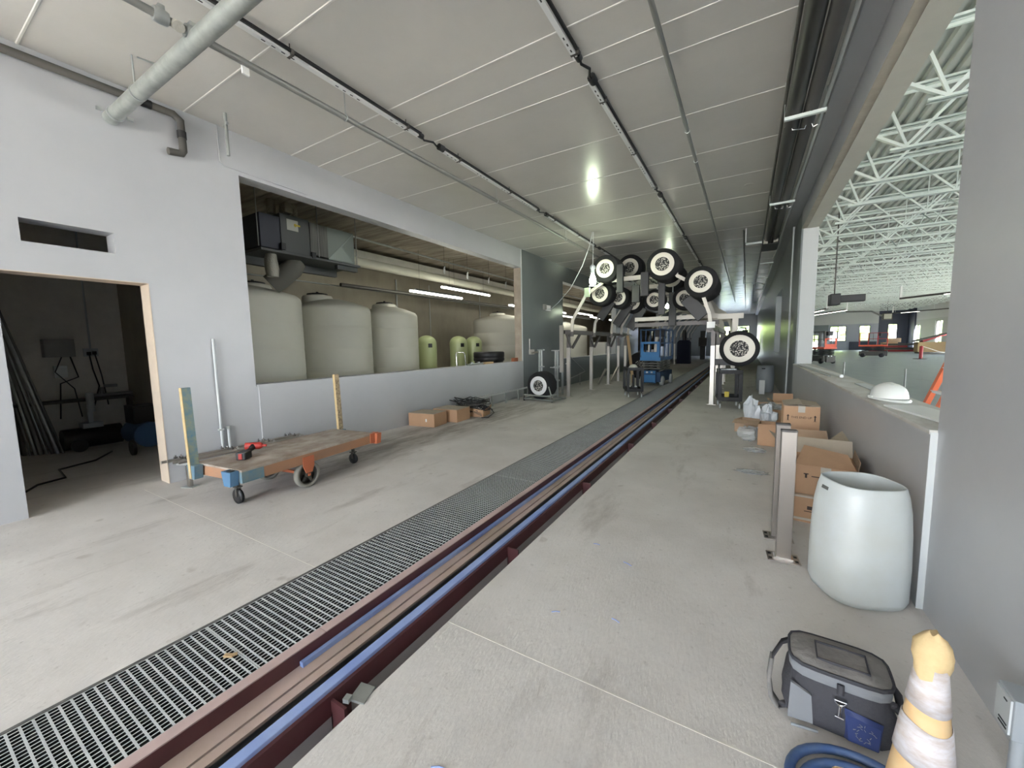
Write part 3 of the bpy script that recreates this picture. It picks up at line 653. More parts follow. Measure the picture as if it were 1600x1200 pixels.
# ================================================================== WHEELS
def drum_wheel(parent, c, r, length, disc=M_disc, rd=None):
    x, y, z = c; rd = rd or r*.68
    tyre = obj('foam_roll', MB().lathe([(r*.55, 0), (r*.9, 0.0), (r*.98, 0.03), (r, .08), (r, length-.06), (r*.95, length)], (x, y, z), 'Y', 36), M_blackfoam, parent)
    dd = obj('disc', MB().lathe([(rd, 0.01), (rd, -.012), (rd*.98, -.016), (rd*.6, -.016)], (x, y, z), 'Y', 36), disc, parent)
    obj('hub', MB().lathe([(rd*.6, .0), (rd*.6, -.018), (rd*.55, -.024)], (x, y, z), 'Y', 28), M_speck, dd)
    return tyre
# wheel on the rolling frame near the left wall
t = thing('wheel_dolly', 'grey tube dolly frame carrying a white faced black roller by the wall', 'frame', (-4.98, 10.15, 0), math.radians(-8))
m = MB()
for z in (.06, .17):
    m.tube([(-.5, -.35, z), (.5, -.35, z)], .022, 8)
m.tube([(-.5, .35, .06), (.5, .35, .06)], .022, 8).tube([(-.5, -.35, .06), (-.5, .35, .06)], .022, 8).tube([(.5, -.35, .06), (.5, .35, .06)], .022, 8).tube([(-.3, -.35, .17), (-.3, .35, .17)], .022, 8).tube([(.3, -.35, .17), (.3, .35, .17)], .022, 8)
m.tube([(.28, -.2, .42), (.42, -.3, .22), (.46, -.35, .05)], .018, 8)
obj('base_frame', m, M_steel, t)
for x, z1 in ((-.30, 1.45), (-.22, 1.45), (.27, 1.42), (.34, 1.45)):
    obj('upright', MB().box(x-.018, x+.018, .16, .20, .1, z1), M_steel, t)
m = MB(); m.box(-.34, -.12, .15, .21, 1.44, 1.47).box(.15, .38, .15, .21, 1.42, 1.45).box(-.3, -.12, .15, .2, .95, .98).box(.1, .38, .15, .2, .93, .96); obj('arm', m, M_steel, t)
for x in (-.48, .48): obj('leg', MB().tube([(x, -.35, .2), (x, -.35, .0)], .024, 8), M_iron, t)
t = thing('foam_roller', 'black roller with bright white disc face resting on the tube dolly', 'roller', (-5.06, 9.93, 0.44), math.radians(-4))
drum_wheel(t, (0, 0, 0), .40, .42, M_discw, .27)
obj('roller_bracket', MB().box(-.44, -.40, .1, .16, -.30, .1).box(-.44, -.30, .3, .4, -.30, .0), M_pipe_dark, t)

# top rollers hung from the first arch group
def top_roller(lab, x, y, z, r=.36, L=.8, arm=True, rd=None):
    t = thing('foam_roller', lab, 'roller', (x, y, z), 0, 'black rollers on the wash arches')
    drum_wheel(t, (0, 0, 0), r, L, rd=rd)
    yn = min((11.15, 13.2), key=lambda q: abs(q-(y+L)))
    m = MB(); m.tube([(0, .1, 0), (0, L+.12, 0), (0, L+.12, 3.38-z)], .022, 6); m.tube([(0, L+.12, 3.38-z), (0, yn-y, 3.38-z)], .022, 6) if abs(yn-y-L-.12) > .05 else None
    obj('axle', m, M_steel, t)
    return t
top_roller('bright faced roller at upper left, just right of the work lamp', -3.44, 10.9, 3.68, .38, .75, rd=.25)
top_roller('highest roller, white face at the top centre of the arch', -1.93, 10.9, 3.62, .41, .9, rd=.29)
top_roller('long black roller at the upper right of the arch', -1.03, 11.0, 3.10, .39, 1.5, rd=.27)
top_roller('roller with white face low at the left shoulder, below the lamp', -3.78, 11.5, 3.08, .36, .5)
top_roller('middle of the three small rollers at the left shoulder', -3.46, 12.3, 3.02, .34, .5)
top_roller('rightmost of the three small rollers at the left shoulder', -3.25, 13.2, 2.93, .36, .5)
top_roller('small roller hanging in the middle of the arch', -2.45, 12.6, 2.90, .32, .4)
top_roller('small roller low on the right inside the arch', -1.60, 12.6, 2.88, .34, .5)
top_roller('roller tucked behind the upper left bright roller', -3.2, 12.6, 3.95, .4, .5)
top_roller('roller tucked behind and below the highest roller', -2.0, 12.8, 3.55, .42, .5)
t = thing('foam_roller', 'large side roller with white face beside the right arch post', 'roller', (-.14, 10.9, 1.42), 0)
drum_wheel(t, (0, 0, 0), .43, .75, rd=.33)
obj('support_arm', MB().box(-.6, .1, .3, .4, -.42, -.26).tube([(-.42, .1, -.38), (-.42, .1, -.62)], .02, 8).box(-.6, -.5, .28, .4, -.42, -.26), M_black, t)
obj('latch', MB().tube([(-.08, .35, .4), (-.02, .35, .52), (.12, .35, .5), (.12, .3, .44)], .02, 8), M_chrome, t)
# black curtains/arms below rollers
def foam_pad(lab, x, y, z, w, h, ry=0, d=.12):
    t = thing('foam_pad', lab, 'foam pad', (x, y, z), 0, 'black pads under the rollers')
    obj('pad', MB().obox((0, 0, 0), (w, d, h), 0, 0, ry), M_black, t, bevel=.01)
    yn = min((11.15, 13.2), key=lambda q: abs(q-y))
    obj('mount_bar', MB().tube([(0, 0, h*.3), (0, 0, 3.36-z)], .018, 6).tube([(0, 0, 3.36-z), (0, yn-y, 3.36-z)], .018, 6), M_steel, t)
foam_pad('upright grey-green pad beside the upper left bright roller', -3.0, 10.85, 3.35, .17, .75)
foam_pad('upright dark pad left of the highest roller', -2.36, 10.9, 3.15, .2, .62)
foam_pad('slanted black pad below the left shoulder rollers, nearest the lamp', -3.72, 11.9, 2.62, .26, .62, .62)
foam_pad('slanted black pad in the middle of the left shoulder', -3.45, 12.8, 2.50, .26, .75, .6)
foam_pad('slanted black pad at the right of the left shoulder group', -3.15, 13.4, 2.42, .28, .8, .55)
foam_pad('tall black pad hanging right of the arch centre', -2.05, 11.6, 2.9, .17, 1.05)
foam_pad('tall black pad left of the low right roller', -1.95, 12.8, 2.6, .2, 1.0)
foam_pad('slanted black pad against the right leg of the arch', -1.25, 12.0, 2.55, .36, .7, -.7)
foam_pad('dark pad box near the arch centre, left of the tall pads', -2.85, 12.0, 3.05, .22, .5)

# ================================================================== ARCHES
def arch(y, lab, full=True, cap=False):
    t = thing('wash_arch', lab, 'arch', (-2.7, y, 0), 0, 'stainless wash arches')
    xl, xr = -1.94, 1.98
    for s, x in ((1, xl), (-1, xr)):
        p = obj('post', MB().box(x-.05, x+.05, -.05, .05, 0.01, 1.50), M_ss, t, bevel=.004)
        obj('foot_plate', MB().box(x-.11, x+.11, -.09, .09, 0, .012), M_ss, p)
        obj('post_sleeve', MB().box(x-.045, x+.045, -.045, .045, 1.5, 1.86).box(x-.01*s, x+.16*s, -.03, .03, 1.84, 1.98), M_ssdark, t)
    P = [(xl+.10, 0, 1.9), (xl+.14, 0, 2.33), (xl+.56, 0, 3.03), (-.88, 0, 3.34)]
    Q = [(xr-.05, 0, 1.9), (xr-.1, 0, 2.3), (1.64, 0, 2.99), (1.09, 0, 3.33)]
    for A in (P, Q):
        m = MB()
        for a, b in zip(A, A[1:]): m.bar(a, b, .085, .055, (0, 1, 0))
        obj('arch_leg', m, M_alu, t)
    if full: obj('crossbar', MB().box(-.92, 1.12, -.04, .04, 3.32, 3.44), M_alu, t)
    return t
a0 = arch(11.15, 'nearest stainless wash arch with bent top legs')
for y, lab in ((13.2, 'second wash arch, just behind the nearest one'), (15.2, 'third wash arch, left post right of the tripod outline'), (16.6, 'fourth wash arch, beside the scissor lift'), (17.7, 'fifth wash arch, just past the scissor lift')):
    dup(a0, (-2.7, y, 0), label=lab)
for i in range(9):
    dup(a0, (-2.55, 22.0+2.2*i, 0), label='one of the far wash arches seen past the blue scissor lift', group='far wash arches')
# long horizontal beams tying the arches
for x, lab in ((-4.60, 'dark strut beam along the tops of the left arch posts'), (-.76, 'dark strut beam along the tops of the right arch posts')):
    t = thing('tie_beam', lab, 'beam', (x, 10.9, 2.0))
    obj('beam', MB().box(-.045, .045, 0, 7.4, -.10, .03), M_ssdark, t)
    if x < -4:
        for y in (.35, 2.4, 4.4):
            obj('knee_brace', MB().bar((0, y-.35, -.08), (0, y-.02, -.5), .05, .08).bar((0, y+.75, -.08), (0, y+.12, -.5), .05, .08), M_ssdark, t)
    else: obj('end_cap', MB().box(-.09, .09, -.06, 0, -.06, .09), M_white, t)
t = thing('entry_beam', 'bright aluminium crossbar low across the arches at the right', 'beam', (-2.2, 13.0, 2.35))
obj('beam', MB().box(-.9, 1.5, -.05, .05, -.06, .06), M_alu, t); obj('lower_beam', MB().box(-.9, 1.5, -.05, .05, -.24, -.12), M_ssdark, t)
t = thing('entry_beam', 'short white crossbar reaching from the right post toward the wall', 'beam', (-.7, 12.25, 2.27))
obj('beam', MB().box(0, .62, -.05, .05, -.06, .08), M_alu, t); obj('drop_leg', MB().box(.36, .5, -.04, .04, -.9, -.06), M_alu, t)
# hanging flat bar on the wall side of the first arch
o = obj('guard_panel', MB().box(-.06, .06, -.03, .03, .72, 2.2), M_ss); o.location = (-5.0, 11.45, 0); tag(o, 'narrow stainless guard panel left of the first arch post', 'panel')
o = obj('support_post', MB().box(-.03, .03, -.02, .02, 0, .72), M_steel); o.location = (-5.0, 11.5, 0); tag(o, 'thin grey support post under the narrow guard panel', 'post')
# leaning braces at post feet
for x, y, lab in ((-4.8, 15.15, 'short steel brace leaning at the third left post'), (-4.72, 16.55, 'short steel brace leaning at the fourth left post')):
    o = obj('floor_brace', MB().bar((-.22, -.3, .02), (0, 0, .62), .09, .05), M_ss); o.location = (x+.1, y-.08, 0); tag(o, lab, 'brace')
# wall piping by the low wall between arches
t = thing('wall_piping', 'thin spray pipework with valves in front of the dark low wall', 'piping', (-5.6, 12.0, 0))
m = MB(); m.tube([(0, 1.5, 1.2), (0, 3.2, .5), (0, 3.0, .48), (0, 1.2, .3)], .016, 6).tube([(0, 2.6, .0), (0, 2.6, .5)], .014, 6).tube([(0, .6, 0), (0, .3, .7), (0, .4, .85)], .014, 6)
obj('pipe', m, M_pipe_grey, t)
obj('valve', MB().obox((0, .1, .45), (.12, .16, .06)).obox((0, .45, .36), (.1, .2, .05)).obox((0, .4, .85), (.08, .35, .03)).obox((0, 1.4, .9), (.08, .3, .03)), M_steel, t)
# dark machine on the far low wall
t = thing('floor_machine', 'dark long legged machine standing behind the low wall by the arches', 'machine', (-6.9, 15.0, 0))
m = MB(); m.smooth = True; m.lathe([(.15, 0), (.55, .05), (.6, .15), (.35, .22)], (0, 0, 2.0), 'Z', 18); m.smooth = False; m.lathe([(.05, 0), (.05, .3)], (.1, 0, 2.15)); m.lathe([(.09, 0), (.09, .1)], (.1, 0, 2.4))
obj('housing', m, M_black, t)
for a in (-.4, 0, .4): obj('leg', MB().tube([(0, a, 2.0), (0.1, a*2.2, .0)], .08, 8), M_pipe_dark, t)
# ================================================================== SCISSOR LIFT
def scissor(name, lab, loc, rz, body, dark, h=1.0, rail=None, group=None):
    rail = rail or dark; low = body if body is M_bluelift else M_iron
    t = thing(name, lab, 'lift', loc, rz, group)
    c = obj('chassis', MB().box(-.36, .36, .05, 1.75, .14, .52).box(-.22, .22, -.02, .06, .10, .58), dark, t, bevel=.01)
    obj('control_box', MB().box(-.2, .2, -.045, -.02, .14, .42).box(-.2, .2, -.045, -.02, .46, .56), low, c)
    obj('lamp', MB().box(-.13, -.06, -.055, -.045, .48, .54).box(.04, .11, -.055, -.045, .48, .54), M_white, c)
    for x in (-.33, .33):
        for y in (.3, 1.5):
            obj('wheel', MB().lathe([(.08, -.06), (.17, -.06), (.18, 0), (.17, .06), (.08, .06)], (x+.03*(1 if x > 0 else -1), y, .18), 'X', 20), M_grey if body is M_bluelift else M_black, t)
    m = MB(); z0, z1 = .55, .55+.38*h
    for k in range(4):
        za, zb = z0+(z1-z0)*k/4, z0+(z1-z0)*(k+1)/4
        for x in (-.3, .3): m.bar((x, .15, za), (x, 1.6, zb), .035, .05).bar((x, 1.6, za), (x, .15, zb), .035, .05)
        m.tube([(-.32, .15, zb), (.32, .15, zb)], .025, 6).tube([(-.32, 1.6, zb), (.32, 1.6, zb)], .025, 6)
    obj('scissor_arms', m, M_pipe_grey if body is M_bluelift else M_black, t)
    zp = z1+.03
    obj('platform', MB().box(-.36, .36, 0, 1.8, zp-.02, zp+.10), dark if body is M_bluelift else body, t)
    obj('toe_board', MB().box(-.37, .37, -.02, 0.0, zp-.02, zp+.20), body, t)
    m = MB(); zt = zp+1.15; q = .022
    for x in (-.35, .35):
        for y in (0, .6, 1.2, 1.78): m.box(x-q, x+q, y-q, y+q, zp+.1, zt)
        m.box(x-q, x+q, 0, 1.8, zt-.04, zt).box(x-q, x+q, 0, 1.8, zp+.6, zp+.64)
    m.box(-.35, .35, 1.76, 1.8, zt-.04, zt).box(-.35, .35, 1.76, 1.8, zp+.6, zp+.64).box(-.35, .35, -q, q, zt-.04, zt)
    obj('guard_rail', m, rail, t)
    m = MB(); m.box(-.34, .34, -.03, .0, zp+.6, zp+.68).box(-.34, -.24, -.03, 0, zp+.2, zp+.62).box(.24, .34, -.03, 0, zp+.2, zp+.62).box(-.24, .24, -.03, 0, zp+.2, zp+.30)
    obj('gate', m, body, t)
    obj('control_panel', MB().obox((.2, .5, zt-.15), (.3, .2, .28)).box(.05, .3, .9, .92, zp+.5, zt-.05), M_black, t)
    return t
sl = scissor('scissor_lift', 'bright blue scissor lift parked beside the grating between the arches', (-3.05, 15.15, 0), math.radians(-5), M_bluelift, M_bluedark, 1.0)
obj('paper', MB().box(.02, .18, .88, .89, 1.75, 2.05).box(-.04, .04, .88, .89, 1.72, 1.95), M_labelw, sl)
for i, (a, b, lab) in enumerate((((-3.75, 15.5, .05), (-4.0, 15.6, 1.9), 'long pale board leaning at the left of the blue lift'), ((-3.0, 15.8, 1.2), (-2.95, 15.9, 2.2), 'pale board standing inside the blue lift platform'))):
    o = obj('board', MB().bar(Vector(a), Vector(b), .1, .03), M_wood if i == 0 else M_alu); tag(o, lab, 'board')
t = thing('hose_reel', 'large dark round roller standing left of the blue scissor lift', 'roller', (-3.95, 17.6, .62)); drum_wheel(t, (0, 0, 0), .6, .6, M_blackfoam)

# ================================================================== UTILITY CARTS
def utility_cart(lab, loc, rz, mt=M_black, sc=1.0):
    t = thing('utility_cart', lab, 'cart', loc, rz)
    m = MB(); m.box(-.23, .23, -.36, .36, .80, .83).box(-.23, -.21, -.36, .36, .83, .89).box(.21, .23, -.36, .36, .83, .89).box(-.23, .23, .34, .36, .83, .89).box(-.23, .23, -.36, -.34, .83, .89)
    obj('top_tray', m, mt, t, bevel=.006)
    m = MB(); m.box(-.23, .23, -.36, .36, .17, .20).box(-.23, -.21, -.36, .36, .2, .27).box(.21, .23, -.36, .36, .2, .27).box(-.23, .23, .34, .36, .2, .27).box(-.23, .23, -.36, -.34, .2, .27)
    obj('bottom_tray', m, mt, t, bevel=.006)
    for x in (-.2, .2):
        for y in (-.33, .33): obj('leg', MB().box(x-.045, x+.03, y-.035, y+.035, .2, .8), M_black, t)
    for x in (-.19, .19):
        for y in (-.28, .28): caster(x, y, t, r=.055, w=.03, zt=.17, mt=M_grey)
    return t
c1 = utility_cart('black two shelf utility cart in front of the blue scissor lift', (-2.90, 12.0, 0), math.radians(24))
o = thing('hard_hat', 'small cream hard hat on the cart in front of the blue lift', 'hard hat', (-2.90, 11.98, .83))
m = MB(); m.smooth = True; m.lathe([(.17, 0), (.14, .02), (.13, .06), (.08, .12), (.001, .14)], seg=20); obj('shell', m, M_tank, o)
o = thing('tool', 'black tool with a round spool on the lower shelf of the cart by the lift', 'tool', (-2.90, 12.0, .2)); obj('body', MB().tube([(0, 0, .0), (0, 0, .45)], .035, 8).obox((0, 0, .05), (.25, .2, .1)), M_black, o); obj('knob', MB().lathe([(.03, 0), (.04, .02), (.001, .06)], (-.08, -.1, .09)).lathe([(.03, 0), (.04, .02), (.001, .06)], (.1, -.1, .09)), M_white, o)
c2 = utility_cart('black two shelf utility cart beside the large right roller', (-.33, 10.9, 0), math.radians(8))
c2.scale = (1.08, 1.0, 1.04)
o = obj('yellow_case', MB().box(-.05, .05, -.03, .03, 0, .19), M_yel, None, bevel=.006); o.location = (-.36, 10.68, .208); tag(o, 'small yellow case on the lower shelf of the right utility cart', 'case')
o = obj('parts_tray', MB().box(-.18, .18, -.2, .2, 0, .03).obox((.1, -.1, .05), (.08, .1, .06), .4).obox((-.12, 0, .04), (.1, .08, .04), 1).obox((0, -.05, .05), (.12, .05, .05), .2), M_film, None); o.location = (-.33, 10.9, .864); tag(o, 'loose clear bags of parts on top of the right utility cart', 'bags')

# ================================================================== WORK LIGHT + WIRES
t = thing('work_light', 'glowing bulb in a clear cage hanging from the ceiling', 'lamp', (-3.55, 10.2, 3.28))
m = MB(); m.smooth = True; m.lathe([(.03, .18), (.05, .12), (.085, .02), (.09, -.04), (.07, -.1), (.001, -.13)], seg=18); obj('bulb', m, M_bulb, t)
m = MB(); m.lathe([(.05, .18), (.05, .28), (.07, .3), (.07, .36), (.03, .4)], seg=14); obj('socket', m, M_film, t)
m = MB(); m.tube([(0, 0, .4), (.02, 0, ZC-3.28)], .008, 6); obj('cord', m, M_grey, t)
obj('guard', MB().tube([(.1*math.cos(a), .1*math.sin(a), -.14) for a in [k*PI/8 for k in range(16)]], .006, 5, closed=True), M_grey, t)
o = obj('ballast', MB().box(-.07, .07, -.04, .04, 0, .24), mat('pale_green_plastic', (.45, .55, .38), .6)); o.location = (-3.72, 10.25, 2.86); tag(o, 'small pale box hanging under the glowing work light', 'ballast')
t = thing('light_cord', 'grey cord sagging from the wall box up to the work light', 'cord', (-5.95, 12.4, 2.83))
P = [(-5.95, 12.4, 2.83), (-5.7, 12.2, 2.8), (-5.2, 11.7, 2.95), (-4.5, 11.0, 3.25), (-3.95, 10.5, 3.75), (-3.65, 10.25, 4.2), (-3.56, 10.2, ZC)]
obj('cord', MB().tube([Vector(p)-Vector(P[0]) for p in P], .012, 6), M_grey, t)
t = thing('wall_box', 'small white junction box on the left wall where the cord starts', 'junction box', (-5.99, 12.35, 2.78)); obj('box', MB().box(0, .06, .0, .3, 0, .18), M_white, t); obj('cover', MB().box(0, .07, -.2, -.04, .02, .2), M_pipe_grey, t)
t = thing('wall_clamp', 'stubby steel pipe clamp on the wall beside the tank opening', 'clamp', (-5.99, 11.1, 1.3)); obj('plate', MB().box(0, .05, .0, .3, 0, .16), M_ss, t); obj('handle', MB().tube([(.06, -.05, .15), (.06, -.05, .5)], .015, 6).tube([(.05, .1, .05), (.2, .5, .08)], .03, 8), M_ss, t)

# ================================================================== BARREL / WALL ITEMS FAR RIGHT
t = thing('grey_drum', 'grey plastic drum without lid by the right wall', 'drum', (.55, 14.6, 0))
m = MB(); m.smooth = True; m.lathe([(.19, 0), (.23, .05), (.245, .3), (.24, .6), (.22, .80), (.2, .84), (.19, .8), (.21, .3), (.18, .05), (.001, .04)], seg=28, capb=True, capt=False); obj('shell', m, M_greyd, t)
obj('handle_slot', MB().obox((-.06, -.232, .74), (.09, .02, .03)), M_slot, t)
o = obj('leaning_board', MB().box(-.07, .07, -.02, .02, 0, .42), M_white); o.location = (.45, 13.9, 0); tag(o, 'narrow white panel leaning in front of the grey drum', 'panel')
t = cyl_thing('wall_conduit', 'thin pale conduit standing against the right wall behind the cartons', 'conduit', [(.86, 11.4, .02), (.86, 11.4, 4.2)], .018, M_grey)
o = obj('wall_panel', MB().box(-.04, 0, -.12, .12, 0, 1.0), M_pipe_grey); o.location = (.918, 11.95, 1.25); tag(o, 'tall grey bracket strip on the right wall beside the conduit', 'bracket')

# ================================================================== CEILING SERVICES
# two runs of slotted strut with black conduit above, broken by looped cable
def strut_run(x, z, spans, labs, group):
    for (y0, y1), lab in zip(spans, labs):
        t = thing('strut_run', lab, 'strut', (x, y0, z), 0, group)
        L = y1-y0
        obj('channel', MB().box(-.025, .025, 0, L, 0, .022), M_strutw, t)
        m = MB(); k = 0; y = .15
        while y < L-.1:
            for q in range(4): m.box(-.006, .006, y+q*.09, y+q*.09+.035, -.0015, .001)
            y += .75
        obj('slots', m, M_slot, t)
        obj('cable', MB().box(.027, .05, 0, L, .022, .05), M_black, t, 'black cable clipped along the strut')
        m = MB()
        for y in [.4+1.5*i for i in range(int(L/1.5)+1)]:
            if y < L: m.box(-.03, .055, y, y+.025, -.004, .05).box(-.004, .004, y+.01, y+.018, .05, ZC-z)
        obj('hanger', m, M_iron, t)
        m = MB(); m.tube([(.03, L, .02), (.03, L+.06, -.02), (.07, L+.2, .0), (.02, L+.33, .01), (.03, L+.42, .02)], .014, 6); m.lathe([(.035, 0), (.035, .07)], (.02, L-.03, .02), 'Y', 10).lathe([(.045, 0), (.045, .09)], (.03, L+.36, .02), 'Y', 10)
        obj('cable_joint', m, M_black, t)
def spans_from(cuts, gap=.42): return [(a, b) for a, b in zip([cuts[0]]+[c+gap for c in cuts[1:-1]], cuts[1:])]
c_left = [-1.0, 4.15, 7.6, 11.2, 15, 19, 23, 27]
strut_run(-3.86, 4.40, spans_from(c_left), ['slotted strut with black cable at upper left, crossing above the big pipe', 'second length of the left slotted strut, past the first cable loop', 'third length of the left slotted strut'] + ['fourth length of the left slotted strut, over the first arch', 'fifth length of the left slotted strut, over the blue lift', 'sixth length of the left slotted strut, past the blue lift', 'farthest length of the left slotted strut'], 'left strut lengths')
c_mid = [-1.0, 3.98, 7.9, 11.6, 15.4, 19.2, 23, 27]
strut_run(-1.56, 4.44, spans_from(c_mid), ['slotted strut with black cable at top centre of the ceiling', 'second length of the centre strut, past the cable loop', 'third length of the centre strut, toward the top roller'] + ['fourth length of the centre strut, above the highest roller', 'fifth length of the centre strut, over the blue lift', 'sixth length of the centre strut, past the blue lift', 'farthest length of the centre strut'], 'centre strut lengths')
# pipes along the ceiling
def ceil_pipe(lab, x0, z, r, mt, y0, y1, x1=None, hang=None, name='ceiling_pipe'):
    x1 = x0 if x1 is None else x1
    t = thing(name, lab, 'pipe', (x0, y0, z)); obj('pipe', MB().tube([(0, 0, 0), (x1-x0, y1-y0, 0)], r, 12), mt, t)
    for y in (hang or []):
        x = (x1-x0)*(y-y0)/(y1-y0)
        m = MB(); m.tube([(x, y-y0, r), (x, y-y0, ZC-z)], .006, 6).tube([(x+r*1.15*math.cos(a), y-y0, r*1.15*math.sin(a)) for a in [k*PI/6 for k in range(12)]], .006, 5, closed=True)
        obj('hanger', m, M_steel, t)
    return t
p = ceil_pipe('long grey sprinkler pipe running below the left strut', -4.02, 4.2, .03, M_pipe_grey, -1, 30, x1=-3.75, hang=[3.1, 6.2, 9.3, 12.4])
for y in (1.42, 1.62): obj('coupling', MB().lathe([(.05, 0), (.055, .03), (.055, .06), (.05, .09)], (.02, y+1, 0), 'Y', 12).obox((.02, y+1.05, .05), (.05, .04, .06)), M_steel, p)
m = MB()
m.tube([(.02, 2.56, 0), (.08, 2.56, -.04)], .04, 10)
obj('elbow', m, mat('dull_zinc', (.58, .56, .5), .45, .6, bump=.6, bscale=40), p)
obj('tag_plate', MB().obox((.01, 3.07, -.05), (.02, .06, .09)), M_white, p)
ceil_pipe('thin bright conduit on the right half of the ceiling', -.76, 4.37, .024, M_pipe_grey, -1, 32, hang=[5.9, 6.9, 9.5])
ceil_pipe('thin dark conduit running along the far ceiling, right of the thin bright conduit', -.15, 4.45, .018, M_pipe_dark, 12, 40)
# big galvanised pipe
t = thing('galvanised_pipe', 'large galvanised pipe crossing the upper left corner', 'pipe', (-6.18, 1.66, 4.13))
m = MB(); m.tube([(0, 0, 0), (7.8, .12, .1)], .067, 24); obj('pipe', m, M_galvpipe, t)
obj('open_end', MB().tube([(-.012, 0, 0), (.0, 0, 0)], .07, 24), M_slot, t)
m = MB(); m.tube([(.33, .005, .003), (.36, .005, .003)], .075, 24).obox((.33, -.12, .0), (.03, .05, .03)).obox((.33, .12, 0), (.03, .05, .03)); obj('clamp', m, M_steel, t)
m = MB(); m.tube([(.95, .01, .01), (.97, .01, .01)], .071, 24); m.tube([(.9, .01, .08), (.9, .01, .38)], .008, 6).bar((.9, .05, .38), (.94, .2, .38), .02, .01); obj('hanger', m, M_steel, t)
# dark drain pipe along the wall top with drop
t = thing('drain_pipe', 'dark drain pipe along the top of the left wall with a drop elbow', 'pipe', (-5.93, -1, 4.36))
obj('pipe', MB().tube([(0, 0, 0), (0, 3.2, .05), (.0, 3.27, .0), (0, 3.27, -.34), (0, 3.25, -.38), (0, 3.12, -.40)], .041, 14), M_drain, t)
obj('coupling', MB().tube([(0, 3.27, -.12), (0, 3.27, -.2)], .046, 14).tube([(0, 2.9, .045), (0, 3.0, .048)], .046, 14), M_black, t)
obj('hanger', MB().tube([(0, 2.85, .08), (0, 2.85, .16)], .006, 6), M_steel, t)
# stub dropping from the ceiling
t = thing('pipe_stub', 'short galvanised pipe stub hanging from the ceiling by the wall corner', 'pipe', (-5.62, 2.62, 4.02))
obj('pipe', MB().tube([(0, 0, 0), (0, 0, .5)], .018, 12), M_galvpipe, t); obj('clamp', MB().box(-.06, .04, -.012, .012, .36, .39), M_steel, t)
# painted conduit loop on the wall
t = thing('painted_conduit', 'thin painted conduit bent along the wall above the tank opening', 'conduit', (-5.985, 2.68, 4.1))
obj('pipe', MB().tube([(0, 0, .42), (0, 0, -.02), (0, .05, -.07), (0, 1.2, -.09)], .007, 6), M_wall, t)
# ducts on the right: two black ducts, trapeze hangers
t = thing('black_duct', 'left dark duct of the pair running under the right edge of the ceiling', 'duct', (.385, -1, 4.22)); obj('duct', MB().tube([(0, 0, 0), (0, 13.9, 0)], .08, 16), mat('duct_black', (.035, .033, .03), .4), t)
t = thing('black_duct', 'right dark duct of the pair, nearer the showroom opening', 'duct', (.54, -1, 4.20)); obj('duct', MB().tube([(0, 0, 0), (0, 13.9, 0)], .068, 16), mat('duct_dark_grey', (.085, .08, .075), .5), t)
t = cyl_thing('steel_conduit', 'bright conduit beside the dark ducts on the right', 'conduit', [(.655, -1, 4.18), (.655, 11.5, 4.18), (.655, 20, 4.12)], .02, M_strut)
t = cyl_thing('steel_conduit', 'thin dark conduit above the dark ducts', 'conduit', [(.29, -1, 4.3), (.29, 24, 4.3)], .018, M_pipe_dark)
for i, y in enumerate((5.72, 9.0, 15.5, 19.0, 23)):
    t = thing('trapeze_hanger', ['white trapeze hanger under the dark ducts, nearest the camera', 'second trapeze hanger under the dark ducts', 'far trapeze hanger past the duct end', 'far trapeze hanger over the arches at the right', 'farthest trapeze hanger by the right wall'][i], 'hanger', (.29, y, 4.10), group='trapeze hangers')
    obj('channel', MB().box(0, .38, -.02, .02, 0, .035), M_joist, t)
    obj('rod', MB().tube([(.0, 0, 0), (0, 0, .42)], .006, 6).tube([(.38, 0, 0), (.38, 0, .26)], .006, 6), M_steel, t)
    obj('wire', MB().tube([(.02, .3, .05), (.08, .3, .16), (.1, .32, .02), (.22, .32, .0), (.26, .32, .14), (.3, .32, .0), (.36, .32, .02)], .005, 5), M_chrome, t)
t = thing('duct_end_box', 'open metal box at the end of the dark ducts', 'duct', (.27, 12.3, 4.07))
m = MB(); m.box(0, .36, 0, .9, 0, .01).box(0, .01, 0, .9, 0, .2).box(.35, .36, 0, .9, 0, .2); obj('tray', m, M_galvdk, t)
obj('sleeve', MB().box(.03, .12, 0, .5, .02, .14).box(.24, .34, -.1, .6, .02, .14), mat('worn_bright_sleeve', (.5, .48, .4), .5, .5, c2=(.3, .28, .24), scale=20), t)
t = thing('flex_conduit', 'ribbed flexible conduit joining the duct end from a ceiling drop', 'conduit', (-.10, 12.2, 4.12))
obj('drop', MB().tube([(0, 0, .4), (0, 0, .04)], .02, 8), M_strut, t)
pr = []; n = 18
m = MB(); m.tube([(0.0+.36*i/(2*n), 0, -.0) for i in range(2*n+1)], [.022 if i % 2 else .034 for i in range(2*n+1)], 10); obj('flex', m, M_joist, t)
t = thing('lift_track', 'thin steel track loop far along the right side of the ceiling', 'bracket', (.3, 21, 4.0)); obj('pipe', MB().tube([(-.5, 0, .5), (-.5, 0, .2), (.1, 0, .18), (.3, 0, .1), (.1, 2, -.5), (-.1, 2, -.5), (-.1, 0, .1)], .02, 6), M_steel, t)
# recessed cover in ceiling
o = obj('ceiling_cover', MB().lathe([(.08, 0), (.075, -.004)], seg=24), M_ceil); o.location = (-.05, 8.9, ZC-.001); tag(o, 'small round cover plate in the ceiling near the ducts', 'cover')

